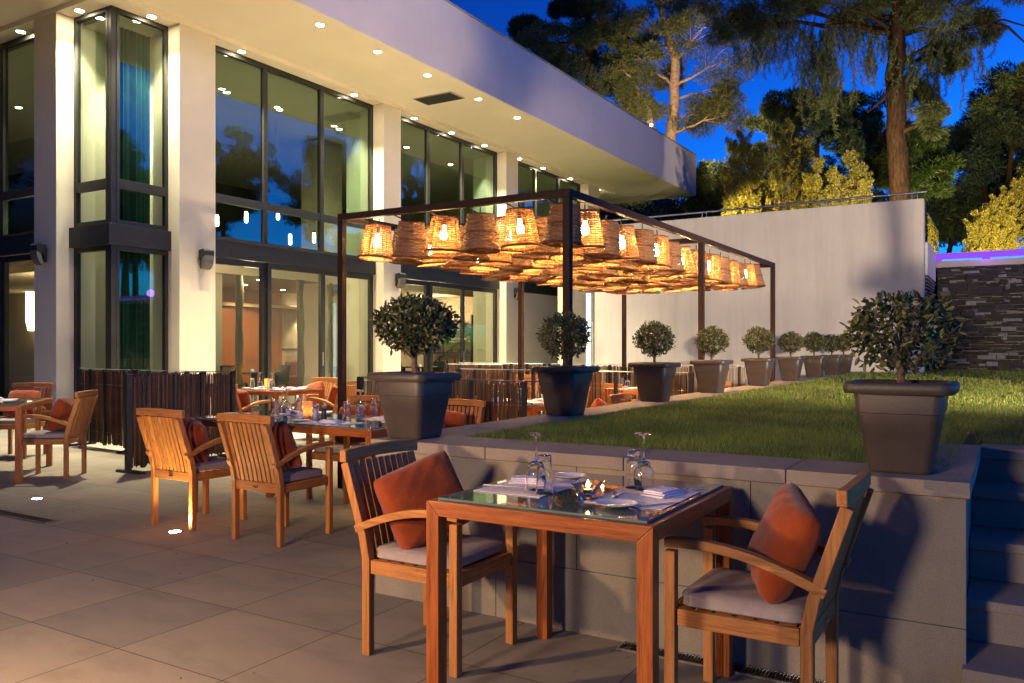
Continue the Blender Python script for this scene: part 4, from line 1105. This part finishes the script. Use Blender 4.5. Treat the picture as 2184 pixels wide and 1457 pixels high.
# bright table, left table and pergola tables
for k, (tx, ty, nm) in enumerate([(-8.7, 8.1, 'brightly lit table'), (-4.5, 7.6, 'front table under the pergola'), (-4.4, 10.8, 'rear table under the pergola'), (-6.9, 10.7, 'table between pergola and doors'), (-8.8, 14.1, 'table by the glass doors'), (-9.25, 4.6, 'left table')]):
    for s, sd in ((-1, 'left'), (1, 'right')):
        a = R(-42) if k == 5 else 0; ca, sa = math.cos(a), math.sin(a)
        def q2(dx, dy): return tx + dx * ca - dy * sa, ty + dx * sa + dy * ca
        W_('placemat', *q2(s * .24, 0), '%s placemat on the %s' % (sd, nm), R(90) + a)
        W_('napkin', *q2(s * .26, .02), '%s napkin on the %s' % (sd, nm), R(80) + a, .0025)
        W_('side_plate', *q2(s * .24, s * .28), '%s side plate on the %s' % (sd, nm))
        W_('wine_glass', *q2(s * .12, -.16), '%s upturned wine glass on the %s' % (sd, nm), 0, .0025)
        W_('tumbler', *q2(s * .17, -.25), '%s upturned tumbler on the %s' % (sd, nm))

# ------------------------------------------------------------------ planters with ball trees
def rsq(w_, z, r=.035, n=5):
    pts = []; h = w_ / 2
    for cx, cy, a0 in ((h - r, h - r, 0), (-h + r, h - r, 90), (-h + r, -h + r, 180), (h - r, -h + r, 270)):
        for q_ in range(n): th = R(a0 + q_ * 90 / (n - 1)); pts.append((cx + r * math.cos(th), cy + r * math.sin(th), z))
    return pts
def make_planter():
    t = thing('planter_pot', '', 'planter', (0, 0, .85), 0, 'square plastic planters on the wall')
    MB().loops([rsq(.215, 0, .03), rsq(.225, .004, .032), rsq(.232, .012, .034), rsq(.276, .155, .036), rsq(.279, .157, .036), rsq(.302, .238, .038), rsq(.312, .241, .038), rsq(.3125, .244, .038),
                rsq(.330, .318, .04), rsq(.328, .322, .04), rsq(.36, .325, .05)], True, False).build('pot', potm, t, smooth=True)
    MB().loops([rsq(.36, .325, .05), rsq(.392, .318, .055), rsq(.404, .326, .056), rsq(.408, .34, .056), rsq(.404, .356, .056), rsq(.39, .363, .055), rsq(.355, .364, .05), rsq(.340, .357, .045), rsq(.325, .32, .04), rsq(.31, .26, .04)], False, False).build('rim', potm, t, smooth=True)
    MB().loops([rsq(.31, .29, .04), rsq(.2, .297, .03), rsq(.05, .302, .01)], False, True).build('soil', soilm, t, smooth=True)
    return t
def make_ball(seed, N=1500, rx=.205, rz=.18, zc=.215, leaf=.040, flat=False):
    """little tree: base at soil level"""
    rr = np.random.RandomState(seed); r3 = random.Random(seed)
    t = thing('ball_tree', '', 'tree', (0, 0, 0), 0, 'clipped ball trees in the planters')
    b = MB(); h0 = .10; zc += .035
    b.tube([(0, 0, -.01), (.008, .004, .04), (-.004, .002, .08), (.0, .0, h0 + .03)], [.019, .017, .015, .013], 8)
    tips = []
    for k in range(26):
        th = 2 * math.pi * k / 26 * 3.3 + r3.random(); ph = r3.uniform(.05, 1.0)
        d = Vector((math.cos(th) * ph * rx, math.sin(th) * ph * rx, (zc - h0 - .03) + rz * (r3.uniform(-.5, 1) if ph > .6 else r3.uniform(.1, .9)) * math.sqrt(max(0, 1 - ph * ph * .8))))
        p0 = Vector((0, 0, h0 + r3.uniform(-.01, .05))); p1 = p0 + d * .5 + Vector((r3.uniform(-.02, .02), r3.uniform(-.02, .02), r3.uniform(0, .02))); p2 = Vector((0, 0, h0 + .03)) + d * .95
        b.tube([p0, p1, p2], [.0055, .0038, .0018], 5); tips += [(p1, p2)]
        for q_ in range(4):
            f = r3.uniform(.3, .9); s0 = p1.lerp(p2, f); s1 = s0 + (d.normalized() + Vector((r3.uniform(-1, 1), r3.uniform(-1, 1), r3.uniform(-.6, 1)))) * .045
            b.tube([s0, s1], [.0022, .001], 4); tips.append((s0, s1))
    b.build('trunk', twigm, t, smooth=True)
    # leaves: shell weighted with gaps
    u = rr.normal(size=(N, 3)); u /= np.linalg.norm(u, axis=1)[:, None]
    rad = .50 + .50 * rr.rand(N) ** .45
    lump = .93 + .07 * np.sin(5 * u[:, 0] + seed) * np.cos(4 * u[:, 2] + seed) + .05 * np.sin(9 * u[:, 1] + 2 * seed)
    sx = np.stack([u[:, 0] * rx, u[:, 1] * rx, u[:, 2] * rz], 1) * (rad * lump)[:, None]
    if flat: sx[:, 2] = np.clip(sx[:, 2], -1, rz * .80)
    keep = ~((u[:, 2] < -.35) & (rr.rand(N) < .35)); P_ = sx[keep] + np.array([0, 0, zc]); U_ = u[keep]
    D_ = U_ * .35 + rr.normal(size=P_.shape) * .85 + np.array([0, 0, .1]); D_ /= np.linalg.norm(D_, axis=1)[:, None]
    leaves('crown', P_, D_, leaf * (.65 + .7 * rr.rand(len(P_))), leaf * .52, rr, bayleaf, t)
    return t
def leaves(name, P_, D_, Ln, Wd_, rr, mat, parent, fold=.25):
    N = len(P_); r0 = rr.normal(size=(N, 3)); Sd = np.cross(D_, r0); Sd /= np.linalg.norm(Sd, axis=1)[:, None] + 1e-9
    Nn_ = np.cross(D_, Sd); Ln = np.broadcast_to(Ln, (N,))[:, None]; Wd_ = np.broadcast_to(Wd_, (N,))[:, None]
    V = np.empty((N, 6, 3)); V[:, 0] = P_; V[:, 1] = P_ + D_ * Ln * .32 + Sd * Wd_ * .5 + Nn_ * Wd_ * fold; V[:, 2] = P_ + D_ * Ln * .72 + Sd * Wd_ * .38 + Nn_ * Wd_ * fold
    V[:, 3] = P_ + D_ * Ln - Nn_ * Ln * .06; V[:, 4] = P_ + D_ * Ln * .72 - Sd * Wd_ * .38 + Nn_ * Wd_ * fold; V[:, 5] = P_ + D_ * Ln * .32 - Sd * Wd_ * .5 + Nn_ * Wd_ * fold
    base = (np.arange(N) * 6)[:, None]; F = np.concatenate([base + np.array([0, 1, 2, 3]), base + np.array([0, 3, 4, 5])])
    return fastmesh(name, V.reshape(-1, 3), F, mat, parent)
PL = make_planter(); BT = [make_ball(11, 2800, .215, .150, .255, .029), make_ball(12, 2300, .195, .172, .245, .027), make_ball(13, 2300, .195, .172, .245, .027), make_ball(14, 1350, .225, .175, .235, .034, True)]
ys = [3.67, 5.50, 7.33, 9.07, 11.13, 13.0, 14.8, 16.45, 17.75]
bu = set()
for i, y in enumerate(ys):
    x = -2.84; lb = 'dark grey square planter on the coping, %s of the row from the camera' % ORD[i]
    if i == 0: PL.location = (x, y, .85); PL['label'] = 'dark square planter at the near corner of the wall by the long table'
    else: dup(PL, (x, y, .85), 0, lb)
    k = 0 if i == 0 else 1 + i % 2
    lt = 'clipped ball tree in the %s planter of the row from the camera' % ORD[i]
    s = 1.12 if i == 0 else rnd.uniform(.94, 1.08)
    if k not in bu:
        bu.add(k); o = BT[k]; KIDS[o.name] = list(o.children)
        for ch in o.children: KIDS[ch.name] = []
        o.location = (x, y, .85 + .30); o['label'] = lt; o.scale = (s, s, s)
    else: o = dup(BT[k], (x, y, .85 + .30), rnd.uniform(0, 6.28), lt, scale=(s, s, s))
dup(PL, (-.37, 3.71, .85), 0, 'dark planter on the right end of the wall beside the stairs')
BT[3].location = (-.37, 3.71, 1.14); BT[3]['label'] = 'loose flat topped small leaved tree in the planter beside the stairs'

# ------------------------------------------------------------------ trees
def tuft_cloud(name, C_, Rr, per, ln, wd, rr, mat, parent, droop=0.0, outward=.8):
    """C_: clump centres (n,3), Rr radii (n,3)"""
    n = len(C_); idx = np.repeat(np.arange(n), per); N = len(idx)
    u = rr.normal(size=(N, 3)); u /= np.linalg.norm(u, axis=1)[:, None]
    rad = rr.rand(N) ** .40
    P_ = C_[idx] + u * Rr[idx] * rad[:, None]
    D_ = u * outward + rr.normal(size=(N, 3)) * .6; D_[:, 2] -= droop; D_ /= np.linalg.norm(D_, axis=1)[:, None]
    r0 = rr.normal(size=(N, 3)); Sd = np.cross(D_, r0); Sd /= np.linalg.norm(Sd, axis=1)[:, None] + 1e-9
    L_ = (ln * (.6 + .8 * rr.rand(N)))[:, None]; V = np.empty((N, 4, 3))
    V[:, 0] = P_; V[:, 1] = P_ + D_ * L_ * .4 + Sd * wd; V[:, 2] = P_ + D_ * L_; V[:, 3] = P_ + D_ * L_ * .4 - Sd * wd
    return fastmesh(name, V.reshape(-1, 3), np.arange(N * 4).reshape(-1, 4), mat, parent)
def limb(b, p, q, r0, r1, rr, wob=.12, n=6, seg=7):
    pts = []; p = Vector(p); q = Vector(q); L_ = (q - p).length
    for k in range(seg + 1):
        f = k / seg; w_ = wob * L_ * math.sin(math.pi * f)
        pts.append(p.lerp(q, f) + Vector((rr.uniform(-1, 1), rr.uniform(-1, 1), rr.uniform(-.5, .8))) * w_ * .35)
    b.tube(pts, [r0 + (r1 - r0) * k / seg for k in range(seg + 1)], n); return pts
def wpt(px, py, d):
    """world point seen at a photo pixel at distance d in front of the camera (used to lay the trees out)"""
    l_ = (px - 1092) / 1758 * d; c, s = math.cos(R(31)), math.sin(R(31))
    return Vector((l_ * c - d * s, l_ * s + d * c, 1.35 + (742 - py) / 1758 * d))
def tree(name, lb, cat, trunk, blobs, mat, bark, seed, dens=900, ln=.16, wd=.010, droop=.1, r0=.25, r1=.1, sub=7, group=None, limbs=True, loc=None, spread=1.0):
    """trunk: list of points; blobs: (centre, rx, rz)"""
    rr = np.random.RandomState(seed); r3 = random.Random(seed); base = Vector(trunk[0])
    t = thing(name, lb, cat, base, 0, group)
    tr = [Vector(p) - base for p in trunk]; b = MB()
    pts = []
    for i in range(len(tr) - 1):
        for k in range(4):
            f = k / 4; pts.append(tr[i].lerp(tr[i + 1], f) + Vector((r3.uniform(-1, 1), r3.uniform(-1, 1), 0)) * r0 * .10)
    pts.append(tr[-1]); n = len(pts)
    b.tube(pts, [r0 + (r1 - r0) * k / (n - 1) for k in range(n)], 10)
    C_ = []; RR = []
    for (c, rx, rz) in blobs:
        c = Vector(c) - base
        j = min(range(n), key=lambda i_: abs(pts[i_].z - (c.z - rz * .6)) + .2 * (pts[i_] - c).length)
        if limbs: lp = limb(b, pts[j], c, max(.03, r1 * .5), .015, r3)
        for k in range(sub):
            u = Vector((r3.gauss(0, 1), r3.gauss(0, 1), r3.gauss(0, 1))).normalized() * r3.uniform(.35, .95)
            cc = c + Vector((u.x * rx, u.y * rx, u.z * rz)); C_.append(cc)
            s = r3.uniform(.26, .46) * spread; RR.append((rx * s, rx * s, rz * s * .85))
            if limbs: limb(b, c if k % 2 else lp[len(lp) // 2], cc, .022, .006, r3, n=4, seg=4)
    b.build('trunk', bark, t, smooth=True)
    tuft_cloud('crown', np.array([tuple(c) for c in C_]), np.array(RR), dens, ln, wd, rr, mat, t, droop)
    return t
# big drooping pine behind the white wall
d = 26
T1 = [wpt(1925, 470, d), wpt(1915, 330, d), wpt(1908, 160, d), wpt(1915, 40, d), wpt(1925, -90, d)]
T1[0].z = 3.5
bl = []
for px, py, rx, rz in [(1760, -10, 1.5, .8), (1660, 20, 1.4, .9), (1560, 40, 1.2, .8), (1820, 30, 1.3, .8), (1900, -20, 1.5, .8), (2010, 30, 1.4, .8), (2080, 60, .9, .7), (1980, -50, 1.6, .8), (2120, -10, 1.3, .7), (1850, -80, 2.0, .9), (2010, 130, .7, .7), (1960, 210, .9, .8), (2000, 250, .6, .5)]:
    bl.append((wpt(px, py, d + rnd.uniform(-1.2, 1.2)), rx, rz))
big = tree('pine_tree', 'huge pine with thick straight dark trunk and hanging needle strands', 'tree', T1, bl, pinem, barkm, 21, 850, .20, .010, .5, .33, .22, 8)
# hanging strands
rr = np.random.RandomState(5); Pn = []; Dn = []
for (px, py, wdt, k, lmax) in [(1760, 60, 60, 46, 2.6), (1700, 60, 40, 16, 1.7), (1860, 60, 60, 36, 1.7), (1960, 110, 60, 40, 1.8), (2040, 80, 50, 22, 1.3), (1620, 60, 50, 20, 1.2), (1750, 120, 46, 34, 2.0)]:
    for q_ in range(k):
        p = wpt(px + rnd.gauss(0, wdt * .6), py + rnd.gauss(0, 15), 26 + rnd.uniform(-.9, .9)); L_ = lmax * rnd.uniform(.4, 1.0); m_ = int(L_ / .012)
        ph = rnd.uniform(0, 6); f = np.linspace(0, 1, m_)
        c = np.stack([p.x + .08 * np.sin(f * 5 + ph), p.y + .08 * np.cos(f * 4 + ph), p.z - f * L_], 1)
        dd = rr.normal(size=(m_, 3)) * .55; dd[:, 2] -= 1.0; Pn.append(c); Dn.append(dd)
Pn = np.concatenate(Pn) - np.array(tuple(T1[0])); Dn = np.concatenate(Dn); Dn /= np.linalg.norm(Dn, axis=1)[:, None]
leaves('hanging_strands', Pn, Dn, .15, .016, rr, pinem, big, 0)
b = MB(); base = T1[0]
for pp_ in ([(1935, 125), (2000, 85), (2070, 62), (2140, 42), (2200, 60)], [(2115, 52), (2150, 58), (2190, 95)], [(1900, 190), (1880, 215), (1850, 240)], [(1895, 60), (1850, 30), (1760, 5)], [(1930, 50), (2000, 10), (2060, -10)]):
    b.tube([wpt(x, y, 25.6) - base for x, y in pp_], [.07 - .05 * k / (len(pp_) - 1) for k in range(len(pp_))], 6)
b.build('branch', barkm, big, smooth=True)
# left pine beyond the roof end, lit by the roof lamp
d = 40
T2 = [wpt(1432, 470, d), wpt(1425, 330, d), wpt(1437, 240, d), wpt(1440, 130, d), wpt(1418, 60, d), wpt(1400, -40, d)]; T2[0].z = 3.5
bl = [(wpt(px, py, d + rnd.uniform(-2, 2)), rx, rz) for px, py, rx, rz in
      [(1360, 60, 1.5, 1.2), (1430, 20, 1.6, 1.2), (1500, 60, 1.9, 1.4), (1560, 120, 2.0, 1.3), (1610, 90, 1.9, 1.3), (1520, 190, 1.5, 1.0), (1480, 240, 1.8, 1.1), (1550, 245, 1.3, .8), (1400, 160, 1.4, 1.2), (1360, 210, 1.2, 1.0), (1370, 130, 1.2, 1.0), (1470, -30, 2, 1)]]
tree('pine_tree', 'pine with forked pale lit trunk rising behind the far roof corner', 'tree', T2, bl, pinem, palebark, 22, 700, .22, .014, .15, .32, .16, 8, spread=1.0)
T2b = [wpt(1410, 470, 39), wpt(1412, 380, 39), wpt(1380, 230, 39), wpt(1340, 160, 39)]; T2b[0].z = 3.5
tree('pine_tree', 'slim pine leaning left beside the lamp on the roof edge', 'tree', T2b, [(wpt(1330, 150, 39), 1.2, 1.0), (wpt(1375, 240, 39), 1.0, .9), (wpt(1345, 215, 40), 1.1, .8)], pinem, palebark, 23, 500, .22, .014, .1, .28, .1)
d = 42
T3 = [wpt(1250, 500, d), wpt(1255, 250, d), wpt(1260, 90, d), wpt(1250, -20, d)]; T3[0].z = 3.5
bl = [(wpt(px, py, d + rnd.uniform(-2, 2)), rx, rz) for px, py, rx, rz in
      [(1130, 60, 1.2, .8), (1110, 100, .8, .6), (1180, 90, 1.5, 1.1), (1230, 120, 2.0, 1.4), (1280, 160, 1.8, 1.2), (1260, 60, 1.4, 1.2), (1250, 0, 1.2, 1.0), (1300, 60, 1.2, 1.4), (1320, 110, 1.0, 1.0), (1200, 150, 1.2, .9), (1200, 10, .9, .7)]]
tree('pine_tree', 'dark feathery pine above the roof edge, leftmost of the trees', 'tree', T3, bl, darkpine, barkm, 24, 1000, .22, .016, .1, .35, .15, 8)
# tall trees beyond the right edge that the upper glass mirrors
for i, (x, y, z) in enumerate([(3.5, 33, 9.5), (8, 36, 11), (1.0, 41, 11.5), (6, 26, 7.5), (10, 29, 9.5), (13, 33, 12), (5, 46, 12), (17, 30, 9), (0, 52, 12), (9, 24, 8), (14, 25, 11), (19, 29, 12), (13, 20.5, 9), (22, 24, 11)]):
    base = Vector((x, y, 3.5)); top = Vector((x, y, z)); bl = [(top + Vector((rnd.uniform(-1.8, 1.8), rnd.uniform(-1.8, 1.8), rnd.uniform(-2.4, 1.4))), 1.5, 1.1) for k in range(11)]
    tree('dark_tree', 'tall dark tree beyond the right edge, mirrored in the upper glass, %s of fourteen' % ORD[i], 'tree', [base, base.lerp(top, .5), top], bl, darkpine, barkm, 80 + i, 380, .22, .024, .0, .2, .08, 7, 'mirrored trees')
# young tree on the lawn right of the view; the lawn flood throws its shadow on the wall and the fascia
tree('young_tree', 'young tree on the lawn beyond the right edge of the view', 'tree', [(2.75, 9.5, .83), (2.7, 9.45, 2.2), (2.6, 9.3, 3.4)],
     [((2.5, 9.2, 3.1), .45, .4), ((2.2, 8.2, 2.9), .35, .3), ((2.3, 8.7, 3.4), .4, .3), ((2.7, 9.6, 3.6), .4, .3), ((2.4, 7.7, 2.5), .25, .25), ((2.8, 9.6, 1.75), .36, .3), ((3.0, 9.8, 1.5), .3, .25)], bushm, palebark, 95, 90, .09, .02, 0, .06, .03, 5)
for i, (x, y) in enumerate([(-25, 1.5), (-29, -3), (-34, 2), (-30, 5)]):
    base = Vector((x, y, 0)); top = Vector((x, y, 7.5)); bl = [(top + Vector((rnd.uniform(-1.8, 1.8), rnd.uniform(-1.8, 1.8), rnd.uniform(-2.6, 1.4))), 1.5, 1.1) for k in range(10)]
    tree('dark_tree', 'tall dark tree far off to the left of the terrace, %s of four' % ORD[i], 'tree', [base, base.lerp(top, .5), top], bl, darkpine, barkm, 120 + i, 300, .24, .026, .0, .2, .08, 7, 'trees left of the terrace')
# background trees
bgt = [(1545, 395, 34, 1.3, 1.0, 'low dark pine behind the left yellow shrub'), (1640, 300, 36, 1.5, 1.0, 'dark pine between the two big trunks, left one'), (1745, 250, 33, 2.2, 1.4, 'broad dark pine left of the huge trunk'),
       (1840, 320, 31, 1.7, 1.3, 'dark pine directly behind the huge trunk'), (1950, 350, 30, 1.15, 1.3, 'green leafy tree right of the huge trunk'), (2090, 290, 34, 2.1, 1.9, 'dark tree with purplish leaning trunk at right'),
       (2165, 235, 33, 1.4, 1.3, 'tall conifer cut off by the right edge'), (2040, 460, 37, 1.7, 1.1, 'shadowy tree beyond the glass balustrade'), (2150, 420, 36, 2.3, 1.8, 'shadowy tree behind the right yellow shrub'),
       (1690, 380, 37, 2.6, 1.5, 'shadowy tree mass behind the yellow shrubs'), (1350, 420, 44, 2.2, .9, 'dark trees seen under the roof overhang')]
for i, (px, py, d, rx, rz, lb) in enumerate(bgt):
    top = wpt(px, py, d); base = Vector((top.x + rnd.uniform(-.6, .6), top.y, 3.5)); mid = base.lerp(top, .5) + Vector((rnd.uniform(-.3, .3), 0, 0))
    bl = []
    for k in range(7):
        a = rnd.uniform(0, 6.28); q_ = rnd.uniform(.25, .9); bl.append((top + Vector((math.cos(a) * rx * q_, math.sin(a) * rx * q_, rnd.uniform(-.8, .7) * rz)), rx * .55, rz * .5))
    tree('dark_tree', lb, 'tree', [base, mid, top], bl, leafm('green_leaves', [(.02, .045, .012), (.035, .07, .018), (.05, .09, .025)], .5, .3, 1) if 'green leafy' in lb else darkpine, barkm, 40 + i, 520, .20, .020, .0, .16, .07, 8, 'trees behind the walls')
# low foliage mass closing the horizon
rr = np.random.RandomState(9); N = 330
C_ = np.array([tuple(wpt(rr.uniform(1250, 3900), rr.uniform(430, 490), rr.uniform(36, 46))) for _ in range(N)]); RR = np.full((N, 3), 1.0) * rr.uniform(.6, 1.2, (N, 1))
tag(tuft_cloud('undergrowth', C_, RR, 500, .3, .035, rr, darkpine, None), 'dark far undergrowth closing the view between the tree trunks', 'undergrowth', kind='stuff')
# yellow lit shrubs
def shrub(lb, d, spikes, seed, mat=bushm, dens=420):
    rr = np.random.RandomState(seed); r3 = random.Random(seed); t0 = wpt(spikes[0][0], 470, d); t0.z = 3.5
    t = thing('shrub', lb, 'shrub', t0, 0, 'floodlit shrubs behind the white wall'); b = MB(); C_ = []; RR = []
    for (px, py, w_) in spikes:
        top = wpt(px, py, d + r3.uniform(-.5, .5)) - t0; n = 9
        limb(b, (top.x * .3, top.y * .3, 0), top, .04, .008, r3)
        for k in range(n):
            f = k / (n - 1); p = Vector((top.x * (.3 + .7 * f), top.y * (.3 + .7 * f), top.z * (.15 + .85 * f)))
            for q_ in range(5):
                rw = w_ * (1.25 - .95 * f); a = r3.uniform(0, 6.28); q2_ = r3.random() ** .5; c0 = Vector((p.x + math.cos(a) * rw * q2_, p.y + math.sin(a) * rw * q2_, p.z + r3.uniform(-.15, .10)))
                for m_ in range(3):
                    s = (.10 - .028 * m_) * r3.uniform(.7, 1.3); C_.append(tuple(c0)); RR.append((s, s, s * 1.5)); c0 = c0 + Vector((math.cos(a) * .07, math.sin(a) * .07, .10))
    b.build('stems', twigm, t); tuft_cloud('foliage', np.array(C_), np.array(RR), dens // 4, .060, .010, rr, mat, t, -.5)
    return t
shrub('bright yellow lit shrub, largest one on the left above the white wall', 25.2, [(1590, 300, .35), (1565, 320, .3), (1625, 330, .35), (1555, 380, .35), (1600, 380, .4), (1650, 380, .35), (1640, 420, .4), (1560, 420, .35)], 61)
shrub('olive green shrub behind the left yellow one', 26.6, [(1690, 275, .45), (1665, 300, .45), (1715, 310, .45), (1700, 360, .5), (1660, 360, .5)], 62, dens=360)
shrub('yellow lit shrub in the middle above the white wall', 25.4, [(1815, 342, .25), (1835, 370, .25), (1780, 380, .3), (1740, 360, .28), (1725, 390, .3), (1790, 400, .4), (1750, 410, .4), (1845, 385, .2)], 63)
shrub('yellow lit shrub at the right edge above the violet light band', 27.5, [(2100, 455, .5), (2130, 430, .5), (2160, 400, .5), (2190, 380, .5), (2070, 490, .4), (2150, 470, .6), (2110, 490, .6)], 64)
# roof floodlight
t = thing('roof_floodlight', 'small glowing floodlight on the far roof edge under the pine', 'floodlight', (-10.85, 27.4, 9.03))
MB().box(-.05, .05, -.05, .05, 0, .08).build('base', blackm, t); MB().lathe([(.02, .08), (.08, .12), (.085, .2), (.06, .21)], 14).build('housing', blackm, t); MB().lathe([(0, .212), (.07, .205)], 14).build('lens', em_dl, t)
MB().lathe([(0, -.05), (.04, -.03), (.05, 0), (.04, .03), (0, .05)], 12, (.10, 0, .16)).build('bulb', emis('flood_bulb_glow', (1, .62, .25), 40), t)
spot('roof_flood_lamp', (-10.7, 27.6, 9.3), (-12.6, 37, 11.5), 4200, (1, .66, .34), 70, .6, .08)

rr = np.random.RandomState(12); N = 45
P_ = np.concatenate([np.stack([rr.uniform(-7.5, -1.2, N), rr.uniform(1.6, 4.4, N), np.full(N, .004)], 1), np.stack([rr.uniform(-2.9, .2, 50), rr.uniform(3.5, 6.5, 50), np.full(50, .868)], 1)])
a = rr.rand(len(P_)) * 6.28; D_ = np.stack([np.cos(a), np.sin(a), rr.rand(len(P_)) * .25], 1)
tag(leaves('fallen_leaves', P_, D_, rr.uniform(.010, .026, len(P_)), rr.uniform(.002, .008, len(P_)), rr, leafm('dry_leaf_litter', [(.20, .12, .05), (.10, .06, .03), (.26, .20, .08)], .8, 0, 5), None, .1), 'tiny dry leaves and needles scattered on the paving and coping', 'leaves', kind='stuff')
# tiny pine litter by the drain
rr = np.random.RandomState(2); N = 90
P_ = np.stack([rr.uniform(-1.5, -.4, N), 3.50 - np.abs(rr.normal(0, .09, N)), np.full(N, .011)], 1); a = rr.rand(N) * 6.28
D_ = np.stack([np.cos(a), np.sin(a), rr.rand(N) * .08], 1)
tag(leaves('pine_litter', P_, D_, .045, .0016, rr, leafm('dry_needles', [(.30, .20, .09), (.22, .13, .05)], .8, 0, 5), None, 0), 'dry pine needles scattered along the drain', 'needles', kind='stuff')
